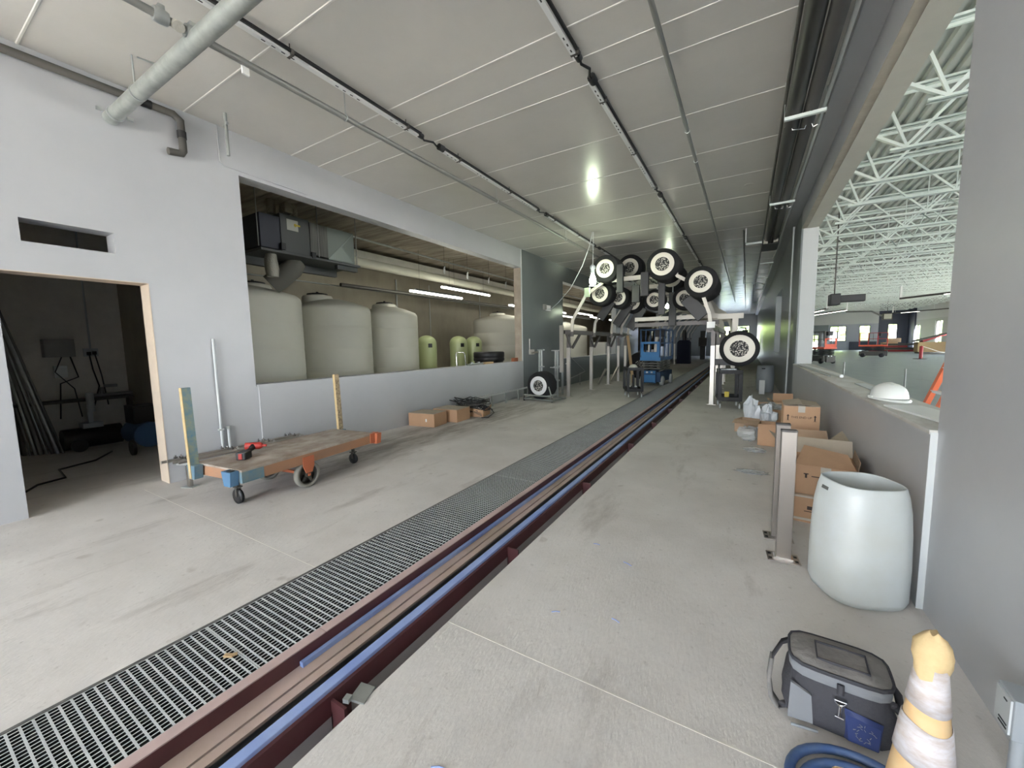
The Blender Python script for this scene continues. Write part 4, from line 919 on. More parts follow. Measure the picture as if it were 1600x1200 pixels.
# ================================================================== TANK ROOM
def poly_tank(lab, x, y, r, h, sh, dy=0.0):
    t = thing('water_tank', lab, 'tank', (x, y, 0), 0, 'white water tanks')
    m = MB(); m.smooth = True
    pr = [(r*.97, 0), (r, .03)]
    z = .5
    while z < sh-.2: pr += [(r, z-.02), (r*.993, z), (r, z+.02)]; z += .55
    pr += [(r, sh-.08), (r*.985, sh-.02), (r*.93, sh+.04), (r*.6, sh+.15), (r*.3, sh+.22)]
    m.lathe(pr, seg=48); obj('shell', m, M_tank, t)
    m = MB(); m.smooth = True; m.lathe([(.36, 0), (.36, .20), (.33, .25), (.2, .28), (.001, .285)], (-.2, dy, sh+.06), seg=28); obj('neck', m, M_tank, t)
    m = MB(); m.lathe([(.24, 0), (.24, .03), (.16, .045), (.001, .05)], (-.2, dy, sh+.335), seg=24).lathe([(.03, 0), (.03, .05)], (-.2, dy, sh+.37), seg=8); obj('lid', m, M_black, t)
    return t
poly_tank('large white poly tank at the left edge of the tank room, below the air handler', -9.15, 4.27, 1.12, 3.0, 2.72, .35)
poly_tank('white poly tank with a broad neck, second from the left', -9.15, 6.38, .93, 3.0, 2.62, -.25)
poly_tank('white poly tank third from the left, beside the green vessels', -9.2, 8.27, .84, 3.0, 2.58, .05)
poly_tank('large white tank behind the bare block jamb, right of the green vessels', -9.4, 14.9, 1.25, 3.0, 2.72)
poly_tank('white tank seen through the far opening between arch posts', -9.4, 18.8, 1.15, 2.9, 2.6)
poly_tank('white tank at the far end of the tank room', -9.4, 22.5, 1.15, 2.9, 2.6)
for y, lab in ((9.85, 'green fibreglass vessel next to the third white tank'), (11.55, 'middle green fibreglass vessel'), (12.5, 'rightmost green fibreglass vessel, behind the black lid tank')):
    t = thing('pressure_vessel', lab, 'vessel', (-9.2, y, 0), 0, 'green pressure vessels')
    m = MB(); m.smooth = True; r = .33
    m.lathe([(r*.8, 0), (r, .05), (r, 1.72)] + [(max(.001, r*math.cos(a)), 1.72+.27*math.sin(a)) for a in [k*PI/16 for k in range(1, 9)]], seg=32); obj('shell', m, M_green, t)
    obj('label_plate', MB().obox((.30, -.15, 1.65), (.02, .13, .13), -.45), M_black, t)
t = thing('black_drum', 'short wide black tank with a ribbed lid behind the low wall', 'tank', (-7.3, 10.75, 0))
m = MB(); m.lathe([(.45, 0), (.47, .1), (.47, 1.1), (.51, 1.12), (.51, 1.2), (.495, 1.22), (.51, 1.24), (.51, 1.38), (.48, 1.41), (.001, 1.41)], seg=36); obj('shell', m, M_black, t)
o = obj('brick', MB().box(-.05, .05, -.12, .12, 0, .11), M_brick, None, bevel=.003); o.location = (-6.08, 10.35, 1.113); tag(o, 'red brick on the left low wall at the bare jamb', 'brick')
o = obj('wood_block', MB().box(-.05, .05, -.2, .2, 0, .05), M_wood); o.location = (-6.08, 8.9, 1.113); tag(o, 'small wood offcut on the left low wall in front of the black tank', 'block')
t = thing('clamp_tool', 'chrome U shaped bar standing on the left low wall', 'bar', (-6.08, 7.55, 1.113)); obj('bar', MB().tube([(0, 0, 0), (0, -.03, .3), (0, .02, .34), (0, .26, .34), (0, .31, .3), (0, .36, .0)], .016, 8), M_chrome, t); obj('fittings', MB().tube([(0, .4, .02), (0, 1.1, .03)], .022, 6).obox((0, .6, .05), (.05, .08, .05)).obox((0, .9, .05), (.05, .08, .05)), M_steel, t)
# air handler
t = thing('air_handler', 'dark grey hanging air handler with a paper label and duct', 'air handler', (-8.0, 4.30, 3.45))
obj('cabinet', MB().box(-.5, .45, 0, .57, 0, .70), M_galvdk, t, bevel=.01)
obj('filter_end', MB().box(-.48, .44, -.37, -.005, .02, .62), M_blkblue, t, 'dark blue end section', bevel=.01)
obj('paper_label', MB().box(.452, .456, .12, .34, .42, .62), M_labelw, t)
obj('warning_label', MB().box(.457, .46, .26, .38, .52, .55).box(.457, .46, .27, .30, .50, .56), M_yel, t)
obj('spring_hanger', MB().obox((.49, .0, .08), (.06, .08, .12)).obox((.49, .60, .02), (.06, .08, .12)), M_black, t)
obj('flex_collar', MB().box(-.42, .42, .60, .98, .05, .68), mat('collar_cloth', (.06, .06, .055), .8, stretch=(1, 6, .2), c2=(.18, .18, .16), scale=4), t)
m = MB(); m.box(-.42, .42, .98, 1.62, .02, .68); obj('supply_duct', m, M_ductsh, t)
m = MB(); m.add([(.425, 1.0, .04), (.425, 1.6, .04), (.425, 1.32, .34)], [(0, 1, 2)]).add([(.425, 1.0, .04), (.425, 1.32, .34), (.425, 1.6, .66)], [(0, 1, 2)]); m.bar((.426, .98, .03), (.426, 1.61, .67), .012, .01, (1, 0, 0)).bar((.426, 1.31, .34), (.426, 1.6, .04), .012, .01, (1, 0, 0)); obj('duct_crease', m, mat('duct_sheet_light', (.27, .31, .28), .45, .3), t)
obj('support_rail', MB().box(-.5, .5, -.4, 1.7, -.05, -.01).box(-.3, -.2, -.4, 1.6, -.2, -.05).box(.3, .4, 1.2, 1.7, -.14, -.05), M_galvdk, t)
for x, y in ((.52, -.45), (.52, .7), (.52, 1.6), (-.45, .7)): obj('hanger_rod', MB().tube([(x, y, 0), (x, y, 1.05)], .01, 6), M_pipe_grey, t)
obj('pipework', MB().lathe([(.08, 0), (.08, .28)], (0, .1, .79)).lathe([(.06, 0), (.06, .28)], (.1, .5, .79)).box(.1, .3, .2, .35, .79, .98), M_foil, t)
t = thing('flex_duct', 'crinkled foil duct hanging below the air handler', 'duct', (-7.75, 4.2, 2.98)); m = MB(); m.tube([(0, 0, 0), (0, 0, .15), (.01, -.02, .3), (0, 0, .42)], [.10, .12, .11, .09], 16); obj('foil', m, mat('crinkled_foil', (.32, .31, .27), .4, .6, bump=1.0, bscale=50), t)
t = thing('flex_duct', 'grey bent duct going down beside the foil duct', 'duct', (-8.1, 4.55, 2.85)); m = MB(); m.smooth = True; m.tube([(-.1, -.15, 0.05), (0, .0, .2), (.1, .2, .4), (.1, .3, .53)], [.2, .2, .19, .16], 18); obj('sleeve', m, mat('grey_sleeve', (.13, .125, .105), .8), t)
# big cream pipe
t = thing('large_pipe', 'large cream pipe running the length of the tank room ceiling', 'pipe', (-9.1, 6.3, 3.93)); obj('pipe', MB().tube([(0, 0, 0), (0, 30, 0)], .13, 20), M_bigpipe, t)
t = thing('dark_duct', 'dark duct running above the large cream pipe', 'duct', (-9.9, 2.9, 4.1)); obj('duct', MB().box(-.3, .3, 0, 40, 0, .3), M_dark, t)
cyl_thing('steel_conduit', 'shiny conduit high along the tank room opening', 'conduit', [(-8.4, 5.0, 4.35), (-8.4, 26, 4.22)], .025, M_steel)
cyl_thing('steel_conduit', 'dark twin pipe below the cream pipe', 'conduit', [(-9.6, 7.0, 3.35), (-9.6, 30, 3.45)], .05, M_pipe_dark)
cyl_thing('steel_conduit', 'thin grey cable run below the air handler', 'conduit', [(-9.9, 3.0, 3.35), (-9.9, 28, 3.4)], .02, M_steel)
for y in (11.3, 13.2, 17): cyl_thing('wall_conduit', ['white conduit running up the tank room wall behind the third tank', 'pale conduit up the wall between the green vessels', 'conduit up the wall behind the far white tanks'][(11.3, 13.2, 17).index(y)], 'conduit', [(-12.05, y, 0), (-12.05, y, 4.3)], .03 if y < 12 else .02, M_grey)
for i, y in enumerate((9.0, 10.1, 11.3, 12.4, 13.5)):
    t = thing('sign_tag', ['leftmost small hanging tag, above the lower tube light', 'second hanging tag from the left in the tank room', 'middle hanging tag of the row of five', 'fourth hanging tag, left of the bare jamb', 'rightmost hanging tag, against the bare jamb'][i], 'tag', (-7.6, y, 3.72), 0, 'hanging tags in the tank room')
    m = MB(); m.box(-.01, .01, -.03, .03, 0, .14).bar((0, -.01, .14), (0, .03, .2), .02, .03); obj('tag', m, M_white, t); obj('rod', MB().tube([(0, 0, .18), (0, 0, .78)], .004, 5), M_iron, t)
def tube_light(lab, x, y, z, L=1.22*2, grp='tube lights in the tank room', mt=M_tube):
    t = thing('tube_light', lab, 'light', (x, y, z), 0, grp)
    obj('lamp_tube', MB().tube([(0, 0, 0), (0, L, 0)], .032, 12), mt, t)
    obj('housing', MB().box(-.05, .05, .2, L-.2, .035, .08), M_galvdk, t)
    obj('wire', MB().tube([(0, .4, .08), (0, .4, ZC-z-.03)], .004, 5).tube([(0, L-.4, .08), (0, L-.4, ZC-z-.03)], .004, 5), M_iron, t)
tube_light('lit tube light hanging lower left, over the green vessels', -8.5, 8.5, 3.25)
tube_light('lit tube light hanging higher, right of the lower one', -8.5, 9.9, 3.52, 2.75)
tube_light('lit tube light half hidden by the bare jamb', -8.5, 14.1, 3.27)
for i, (x, y) in enumerate([(-8.5, 17.6), (-8.0, 20.5), (-8.5, 24), (-9.5, 21), (-8.5, 28)]):
    tube_light(['lit tube light seen left of the first arch leg', 'lit tube light seen right of the first arch leg', 'lit tube light behind the third arch leg', 'lit tube light deep in the far opening', 'farthest lit tube light in the tank room'][i], x, y, 3.3)
t = thing('white_cabinet', 'white square cabinet behind the low wall past the arch posts', 'cabinet', (-8.0, 24.5, 0)); obj('body', MB().box(-.5, .5, -.6, .6, 0, 1.7), M_white, t, bevel=.02); obj('door', MB().box(.5, .52, -.5, .5, .1, 1.6), M_grey, t)

# ================================================================== DARK ROOM
rnd = random.Random(5)
for i in range(7):
    y = 1.12+.05*i; t = thing('leaning_pipe', ['front', 'second', 'third', 'fourth', 'fifth', 'sixth', 'rearmost'][i]+' pipe in the bundle leaning inside the dark doorway', 'pipe', (-9.75+.05*i, y+.12, 0), 0, 'pipes leaning in the doorway')
    obj('pipe', MB().tube([(0, .05, 0), (-.22-.02*i, -.25-.05*i, 3.3)], .016+.008*(i % 3), 8), M_steel if i % 2 else M_pipe_grey, t)
t = thing('outlet_box', 'white double outlet on the back wall of the dark room', 'outlet', (-10.09, 2.17, 1.62)); obj('plate', MB().box(0, .05, -.09, .09, -.07, .07), M_grey, t); obj('plug', MB().box(.05, .09, -.06, -.01, -.05, .01).box(.05, .09, .01, .06, -.04, .02), M_black, t); obj('conduit', MB().tube([(0.02, 0, .07), (.02, 0, 2.9)], .014, 8), M_grey, t)
obj('power_cord', MB().tube([(.1, -.04, -.02), (.12, -.02, -.3), (.14, .03, -.6), (.14, -.06, -.95)], .01, 6).tube([(.1, .03, -.02), (.12, .08, -.4), (.14, .12, -.95)], .01, 6), M_black, t)
t = thing('control_box', 'grey control box on the back wall of the dark room with loose wires', 'control box', (-10.09, 1.80, 1.70)); obj('box', MB().box(0, .2, -.2, .15, -.15, .15), M_pipe_grey, t); obj('wire', MB().tube([(.1, .1, -.15), (.14, .16, -.5), (.1, -.05, -.6), (.1, -.1, -1.2)], .01, 6).tube([(.1, .0, -.15), (.14, -.1, -.4), (.12, .1, -.7), (.12, .15, -1.2)], .008, 6), M_black, t); obj('bracket', MB().box(.02, .1, -.1, .05, -.5, -.3), M_steel, t)
t = thing('air_pump', 'dark pump with a white canister on the floor of the dark room', 'pump', (-9.5, 1.95, 0))
obj('tank', MB().tube([(0, -.35, .2), (0, .35, .2)], .17, 16), M_black, t); obj('canister', MB().lathe([(.05, 0), (.05, .32)], (0, .02, .62)), M_grey, t); obj('stand', MB().box(-.12, .12, -.12, .12, .36, .44).box(-.03, .03, -.03, .03, .4, .62), M_grey, t); obj('wheel', MB().lathe([(.1, -.02), (.1, .02)], (.2, -.2, .1), 'X'), M_black, t)
t = thing('work_bench', 'dark pipe stand with fittings across the back of the dark room', 'bench', (-9.9, 2.1, 0)); obj('top', MB().box(-.15, .15, -.9, .5, .78, .82), M_iron, t); obj('leg', MB().box(-.1, .1, -.88, -.84, 0, .78), M_iron, t); obj('leg', MB().box(-.1, .1, .44, .48, 0, .78), M_iron, t); obj('fittings', MB().tube([(.05, -.1, .86), (.05, .5, .86)], .035, 8).tube([(.05, .1, .86), (.05, .1, 1.0)], .03, 8).obox((.05, .22, 1.02), (.1, .16, .05)), M_pipe_grey, t)
t = thing('compressor', 'dark navy compressor tank in the right corner of the dark room', 'compressor', (-8.4, 2.3, 0)); obj('tank', MB().tube([(-.3, 0, .3), (.3, 0, .3)], .2, 16), M_bluedark, t); obj('motor', MB().obox((0, 0, .62), (.4, .3, .28)), M_black, t); obj('wheel', MB().lathe([(.12, -.02), (.12, .02)], (.2, -.2, .12), 'Y'), M_black, t)
t = thing('extension_lead', 'black cord snaking across the floor inside the doorway', 'cord', (-6.4, .8, .012)); obj('cord', MB().tube([(0, -.4, 0), (-.6, -.0, 0), (-1.0, .2, 0), (-1.1, .45, 0), (-1.7, .5, 0), (-1.9, .9, 0), (-2.4, 1.2, 0)], .012, 6), M_black, t)
t = thing('outlet_conduit', 'grey junction box with conduit on the right pillar near the cone', 'junction box', (.9, 2.02, 0))
obj('box', MB().box(-.05, .02, -.06, .05, .18, .33), M_greyd, t, bevel=.004); obj('cover', MB().box(-.056, -.05, -.05, .04, .19, .32), M_grey, t)
obj('conduit', MB().tube([(-.02, -.03, 0), (-.02, -.03, .18)], .02, 10), M_greyd, t); obj('label_strip', MB().box(-.0575, -.056, -.04, .01, .20, .206).box(-.0575, -.056, -.04, .01, .214, .219).box(-.0575, -.056, -.03, -.01, .30, .305), M_slot, t)

# ================================================================== RIGHT FOREGROUND
def bollard(lab, x, y, h, rz):
    t = thing('steel_bollard', lab, 'bollard', (x, y, 0), rz, 'stainless posts by the drum')
    obj('post', MB().box(-.046, .046, -.03, .03, .01, h-.012), M_ssb, t, bevel=.003)
    obj('cap', MB().box(-.047, .047, -.031, .031, h-.012, h), M_ssdark, t)
    p = obj('foot_plate', MB().box(-.10, .10, -.075, .075, 0, .009), M_ssb, t, bevel=.002)
    obj('plate_hole', MB().box(-.09, -.07, -.05, -.02, .009, .0098).box(.07, .09, -.05, -.02, .009, .0098).box(-.09, -.07, .02, .05, .009, .0098).box(.07, .09, .02, .05, .009, .0098), M_slot, p)
    obj('weld', MB().box(-.06, .06, -.035, .035, .009, .02), M_chrome, t)
bollard('nearest stainless post standing on a foot plate beside the white drum', .285, 3.36, .965, math.radians(4))
bollard('stainless post just behind the nearest one', .275, 3.72, .945, math.radians(4))
# white drum, flared square section with hand holes
t = thing('plastic_drum', 'white open plastic drum with hand holes beside the low wall', 'drum', (.645, 3.12, 0), math.radians(24))
def sq(r, z, n=40, e=3.2, dx=0, dy=0, sy=1.0):
    R = []
    for k in range(n):
        a = 2*PI*k/n; c, s_ = math.cos(a), math.sin(a)
        q = r/((abs(c)**e+abs(s_)**e)**(1/e)); R.append((dx+q*c, dy+q*s_*sy, z))
    return R
m = MB(); m.smooth = True
hs = [(.175, 0), (.205, .012), (.218, .05), (.219, .25), (.214, .45), (.206, .58), (.194, .67), (.181, .722), (.174, .728), (.170, .72), (.184, .67), (.196, .57), (.203, .45), (.208, .25), (.205, .06), (.19, .03)]
m.loft([sq(r, z, e=3.0) for r, z in hs], True, True); obj('shell', m, M_drum, t)
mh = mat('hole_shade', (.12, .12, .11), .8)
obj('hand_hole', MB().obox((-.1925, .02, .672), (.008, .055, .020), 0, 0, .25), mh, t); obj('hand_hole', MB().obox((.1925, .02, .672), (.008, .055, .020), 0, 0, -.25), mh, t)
# cone
t = thing('traffic_cone', 'faded orange traffic cone with two scuffed white collars and a dented tip', 'cone', (.505, 1.55, 0))
H = .72
def cr(z): return .103-.112*z
def ring(z, off=0, dz=0): return [((cr(z)+off)*math.cos(a), (cr(z)+off)*math.sin(a), z+dz*math.sin(a*2+1)) for a in [2*PI*k/32 for k in range(32)]]
m = MB(); m.smooth = True; m.loft([ring(z) for z in (.03, .1, .2, .3, .4, .5, .58, .62)], True, True); obj('body', m, M_cone, t)
m = MB(); m.smooth = True
for z0, z1 in ((.505, .64), (.335, .455)):
    m.loft([ring(z0, .0015, .004), ring(z0, .0035, .004), ring((z0+z1)/2, .0035), ring(z1, .0035, .007), ring(z1, .0015, .007)], False, False)
obj('reflective_collar', m, M_collar, t)
m = MB(); m.smooth = True; rnd = random.Random(11)
R = []
for i, z in enumerate((.60, .64, .67, .70, .722, .735)):
    q = [1.0, 1.02, 1.03, 1.0, .72, .3][i]*.037
    R.append([(q*(1+.16*math.sin(2*a+i)+.10*math.sin(3*a+2*i))*math.cos(a), q*(1+.14*math.sin(2*a+i))*math.sin(a), z+.006*math.sin(3*a+i)) for a in [2*PI*k/24 for k in range(24)]])
m.loft(R); obj('tip', m, M_conetip, t, 'dented yellowed tip')
obj('base', MB().box(-.18, .18, -.18, .18, 0, .03), M_cone, t, bevel=.01)
# cooler bag
t = thing('tool_bag', 'grey and black zip top bag with shoulder strap on the floor by the cone', 'bag', (.375, 2.0, 0), math.radians(-3))
m = MB(); m.smooth = True
def rr(sx, sy, z, b=0, n=28, ox=0, oy=0):
    R = []
    for k in range(n):
        a = 2*PI*k/n; c, s_ = math.cos(a), math.sin(a); e = 4.5; q = 1/((abs(c)**e+abs(s_)**e)**(1/e))
        R.append((ox+q*c*sx, oy+q*s_*sy, z+b*math.sin(3*a)))
    return R
def sag(R, w): return [(x*(1+w*math.sin(5*math.atan2(y, x)+z*30)), y*(1+w*math.sin(7*math.atan2(y, x)+z*40)), z) for x, y, z in R]
m.loft([rr(.155, .10, 0), sag(rr(.178, .120, .02, n=56), .02) [::2], sag(rr(.186, .130, .07, n=56), .03)[::2], sag(rr(.182, .127, .12, n=56), .035)[::2], sag(rr(.170, .116, .17, n=56), .03)[::2], rr(.160, .108, .205), rr(.158, .106, .225)], True, True)
obj('body', m, M_bagb, t)
m = MB(); m.smooth = True; m.loft([rr(.162, .110, .205), rr(.166, .114, .215), rr(.166, .114, .25), rr(.160, .108, .252)], True, True); obj('zip_band', m, M_bagl, t)
m = MB(); m.smooth = True; m.loft([rr(.168, .116, .25), rr(.17, .118, .254), rr(.166, .114, .259)], True, True); obj('zipper', m, M_bagb, t)
m = MB(); m.smooth = True
def lid_ring(k):
    return [(x, y, .262+.020*(1-k**4)+.0035*math.sin(38*x+9*y)*k*(1-k)*4-.008*math.exp(-((x-.02)**2)/.006)*(1-k*k)) for x, y, z in rr(.163*k, .111*k, 0)]
m.loft([lid_ring(k) for k in (1.0, .97, .9, .8, .65, .5, .35, .2, .02)], False, True); lid = obj('lid', m, M_bagg, t, 'grey quilted cloth lid')
obj('piping', MB().tube(rr(.166, .114, .261), .0055, 7, closed=True), M_bagb, lid)
m = MB(); a, b_ = .085, .058
for x0, x1, y0, y1 in ((-a, a, b_-.005, b_), (-a, a, -b_, -b_+.005), (-a, -a+.005, -b_, b_), (a-.005, a, -b_, b_)): m.box(x0+.01, x1+.01, y0-.01, y1-.01, .270, .2835)
obj('lid_binding', m, M_bagb, lid)
m = MB(); m.smooth = True; m.loft([[(x, -.118-q, z) for x, z in ((-.165, .02), (-.08, .03), (-.09, .15), (-.16, .18))] for q in (0, .014)]); obj('side_panel', m, M_bagl, t)
m = MB(); m.smooth = True; m.loft([[(.02, -.122, .02), (.125, -.122, .02), (.13, -.126, .135), (.015, -.126, .15)], [(.03, -.142, .03), (.118, -.142, .03), (.122, -.142, .125), (.02, -.142, .138)]])
pk = obj('front_pocket', m, M_bagn, t, 'navy front pocket')
rnd = random.Random(2); m = MB()
for k in range(26):
    a = k*2*PI/26; x, z = .073+.028*math.cos(a)+rnd.uniform(-.008, .008), .082+.026*math.sin(a)+rnd.uniform(-.008, .008)
    m.obox((x, -.1432, z), (rnd.uniform(.004, .014), .0012, .0016), 0, 0, rnd.uniform(0, 3))
obj('stitched_emblem', m, M_pipe_grey, pk)
m = MB(); m.smooth = True
m.tube([(0, -.118, .235), (0, -.128, .20)], .012, 8); obj('webbing_tab', m, M_bagb, t)
m = MB(); m.tube([(.018*math.cos(a)-.0, -.138-.004*math.sin(a), .178+.02*math.sin(a)) for a in [PI*k/8-PI for k in range(9)]], .0035, 6).tube([(-.018, -.138, .178), (.018, -.138, .178)], .0035, 6).tube([(0, -.14, .158), (-.002, -.145, .12)], .006, 8).tube([(-.016, -.145, .115), (.012, -.145, .112)], .003, 6); obj('swivel_clip', m, M_chrome, t)
def ribbon(m, P, w, th=.004, ax=(0, 1, 0)):
    for p, q in zip(P, P[1:]): m.bar(p, q, w, th, ax)
m = MB(); m.smooth = True
P = [(-.15, .10, .22), (-.19, .07, .21), (-.225, .02, .16), (-.235, -.03, .09), (-.225, -.07, .04), (-.20, -.09, .02), (-.17, -.09, .04), (-.165, -.05, .10), (-.16, .0, .16)]
m.loft([[(x-.002, y-.02, z), (x+.004, y-.02, z), (x+.004, y+.02, z), (x-.002, y+.02, z)] for x, y, z in P]); obj('shoulder_strap', m, M_bagb, t)
m = MB(); m.smooth = True; m.loft([[(x-.008, y-.024, z), (x+.008, y-.024, z), (x+.008, y+.024, z), (x-.008, y+.024, z)] for x, y, z in P[2:6]]); obj('strap_pad', m, M_bagg, t)
m = MB(); m.smooth = True; m.tube([(.155, .05, .22), (.19, .0, .19), (.19, -.06, .16), (.16, -.08, .2)], .014, 8); obj('side_handle', m, M_bagb, t)
# hose coil
t = thing('hose_coil', 'coil of thick blue hose on the floor in front of the bag', 'hose', (.40, 1.60, 0))
m = MB(); P = []
for i in range(120):
    a = i*2*PI/34; k = i/34.0; r_ = .235-.045*k+.008*math.sin(a*1.3); P.append((r_*math.cos(a)-.01*k, (.215-.04*k)*math.sin(a)-.02*k, .020+.004*math.sin(a*2)+ .016*(k % 1.0)))
m.tube(P, .0165, 12); obj('hose', m, M_hose, t)
o = obj('pencil_stub', MB().tube([(0, 0, .006), (.09, .01, .006)], .006, 6), M_greyd); o.location = (.215, 1.86, 0); tag(o, 'thin pale rod on the floor at the corner of the bag', 'rod')

# ---- cardboard cartons along the right low wall
b = closed_box('cardboard_box', 'tall closed carton printed THIS END UP by the right low wall', (.62, 6.13, 0), .365, .44, .79, math.radians(-1), M_card)
for s in (-1, 1):
    m = MB(); x = s*.135
    m.box(x-.006, x+.006, -.2225, -.2205, .61, .66).prism([(x-.015, .658), (x+.015, .658), (x, .682)], 'Y', -.2225, -.2205).box(x-.013, x+.013, -.2225, -.2205, .604, .608); obj('printed_arrow', m, M_ink, b)
f = bpy.data.curves.new('box_print', 'FONT'); f.body = 'THIS END UP'; f.size = .036; f.extrude = .0005; f.align_x = 'CENTER'; f.materials.append(M_ink)
o = bpy.data.objects.new('printed_text', f); COL.objects.link(o)
bpy.context.view_layer.update(); me = bpy.data.meshes.new_from_object(o.evaluated_get(bpy.context.evaluated_depsgraph_get())); bpy.data.objects.remove(o)
o2 = bpy.data.objects.new('printed_text', me); COL.objects.link(o2); o2.parent = b; o2.location = (0, -.2212, .635); o2.rotation_euler = (PI/2, 0, 0)
obj('tape', MB().box(-.035, .035, -.2225, -.2205, .71, .785).box(-.035, .035, -.22, .2, .7905, .7915), M_tape, b)
m = MB(); m.quad((-.182, -.21, .792), (0, -.215, .812), (0, .21, .83), (-.182, .21, .795)).quad((.004, -.215, .806), (.182, -.21, .792), (.182, .21, .792), (.004, .21, .82)); obj('flap', m, M_cardgrey, b)
def open_box(lab, loc, sx, sy, sz, rz, flaps, extra=None, mt=M_card, mi=M_cardin):
    t = thing('open_carton', lab, 'box', loc, rz)
    m = MB(); q = .006
    m.box(-sx/2, sx/2, -sy/2, -sy/2+q, 0, sz).box(-sx/2, sx/2, sy/2-q, sy/2, 0, sz).box(-sx/2, -sx/2+q, -sy/2, sy/2, 0, sz).box(sx/2-q, sx/2, -sy/2, sy/2, 0, sz).box(-sx/2, sx/2, -sy/2, sy/2, 0, q)
    obj('carton', m, mt, t)
    for (side, L, ang, mm) in flaps:
        c, s_ = math.cos(ang)*L, math.sin(ang)*L
        if side == 'F': P = [(-sx/2, -sy/2, sz), (sx/2, -sy/2, sz), (sx/2, -sy/2-c, sz+s_), (-sx/2, -sy/2-c, sz+s_)]
        if side == 'B': P = [(sx/2, sy/2, sz), (-sx/2, sy/2, sz), (-sx/2, sy/2+c, sz+s_), (sx/2, sy/2+c, sz+s_)]
        if side == 'L': P = [(-sx/2, sy/2, sz), (-sx/2, -sy/2, sz), (-sx/2-c, -sy/2, sz+s_), (-sx/2-c, sy/2, sz+s_)]
        if side == 'R': P = [(sx/2, -sy/2, sz), (sx/2, sy/2, sz), (sx/2+c, sy/2, sz+s_), (sx/2+c, -sy/2, sz+s_)]
        obj('flap', MB().quad(*P), mm, t)
    return t
# two stacked cartons behind the drum
b = closed_box('cardboard_box', 'lower closed carton under the crushed open one, between the posts and the drum', (.61, 4.36, 0), .40, .44, .25, math.radians(-6))
obj('tape', MB().box(-.2, .2, -.224, -.2205, .02, .04).box(-.2, .2, -.224, -.2205, .225, .24), M_tape, b)
obj('printed_mark', MB().box(-.10, -.03, -.224, -.2205, .1, .105).box(-.08, -.02, -.224, -.2205, .12, .15).box(.0, .05, -.224, -.2205, .11, .14), M_ink, b)
b = open_box('crushed open carton with raised flaps on top of the lower carton', (.63, 4.38, .252), .44, .48, .26, math.radians(-6), [('R', .08, 1.45, M_cardin), ('B', .16, 1.0, M_cardgrey)])
obj('flap', MB().quad((-.20, -.24, .262), (.21, -.24, .262), (.17, .02, .33), (-.14, .07, .37)), M_card, b)
m = MB(); m.smooth = True; m.loft([[(-.22, y, z) for y, z in ((-.24, .0), (-.2, .0), (-.2, .25), (-.24, .26))], [(-.27, y, z) for y, z in ((-.26, -.02), (-.25, -.02), (-.22, .22), (-.24, .24))], [(-.255, y, z) for y, z in ((-.30, -.06), (-.29, -.06), (-.27, .18), (-.28, .2))]]); obj('flap', m, M_cardin, b)
obj('tape', MB().box(-.02, .05, -.246, -.241, .15, .26), M_tape, b)
obj('printed_mark', MB().box(-.125, -.11, -.244, -.241, .15, .19).box(-.135, -.10, -.244, -.241, .182, .19).box(-.08, .0, -.244, -.241, .165, .172), M_ink, b)
b = open_box('open dusty carton with grey flaps in front of the THIS END UP carton', (.62, 5.15, 0), .42, .42, .50, math.radians(5), [('L', .15, .5, M_cardgrey), ('R', .17, .8, M_cardgrey), ('B', .12, .8, M_cardin)], mt=M_cardgrey)
b = open_box('small open carton left of the THIS END UP carton', (.36, 7.15, 0), .28, .32, .33, math.radians(-8), [('F', .14, .2, M_card), ('L', .16, -.1, M_cardin)])
b = open_box('open carton full of clear bags, farther along the right wall', (.42, 8.55, 0), .50, .40, .36, math.radians(6), [('R', .25, .25, M_card), ('B', .1, .8, M_cardin)])
b = open_box('flattened wide carton at the outer side of the trash heap', (.12, 8.0, 0), .42, .30, .22, math.radians(-22), [('F', .12, -.4, M_cardin), ('R', .22, -.25, M_cardin)], mt=M_cardin)
b = open_box('dark brown carton nearest the wall behind the bag filled carton', (.68, 9.4, 0), .34, .36, .38, 0, [('B', .15, 1.2, M_card), ('L', .12, .5, M_cardin)])
def crumple(name, lab, loc, s, n, seed, mt, cat='plastic wrap', flat=.6):
    t = thing(name, lab, cat, loc); rnd = random.Random(seed); m = MB()
    N, K = 9, 12; R = []
    for i in range(N+1):
        a = PI*i/N; ring_ = []
        for k in range(K):
            b_ = 2*PI*k/K; q = s*(1+rnd.uniform(-.3, .3))
            ring_.append((q*math.sin(a)*math.cos(b_)*n[0], q*math.sin(a)*math.sin(b_)*n[1], max(.0, s*n[2]-q*math.cos(a)*n[2])))
        R.append(ring_)
    m.loft(R); obj('sheet', m, mt, t); return t
crumple('plastic_wrap', 'crumpled clear plastic bag on the floor beside the flattened carton', (.08, 7.25, 0), .16, (1, .9, .7), 1, M_filmc)
crumple('plastic_wrap', 'folded pale film between the cartons and the floor trash', (.26, 7.42, 0), .12, (.8, .9, .9), 2, M_film)
crumple('plastic_wrap', 'small flattened clear wrap on the floor beside the posts', (.16, 6.55, 0), .12, (1.1, .7, .25), 3, M_filmc)
crumple('plastic_wrap', 'thin flat clear film strip lying on the floor nearest the posts', (.12, 5.45, 0), .16, (1.1, .45, .1), 4, M_filmc)
crumple('plastic_bag', 'bunched white plastic bag in the wrapper filled carton', (.36, 7.82, .0), .16, (.8, .8, 1.5), 5, M_film)
crumple('plastic_bag', 'tall shiny folded foil bags sticking up from the outer carton', (.13, 8.25, 0), .14, (.9, .6, 2.0), 6, M_film)
crumple('plastic_bag', 'heap of clear bags on top of the far open carton', (.42, 8.6, .30), .15, (1.3, 1, .5), 7, M_filmc)

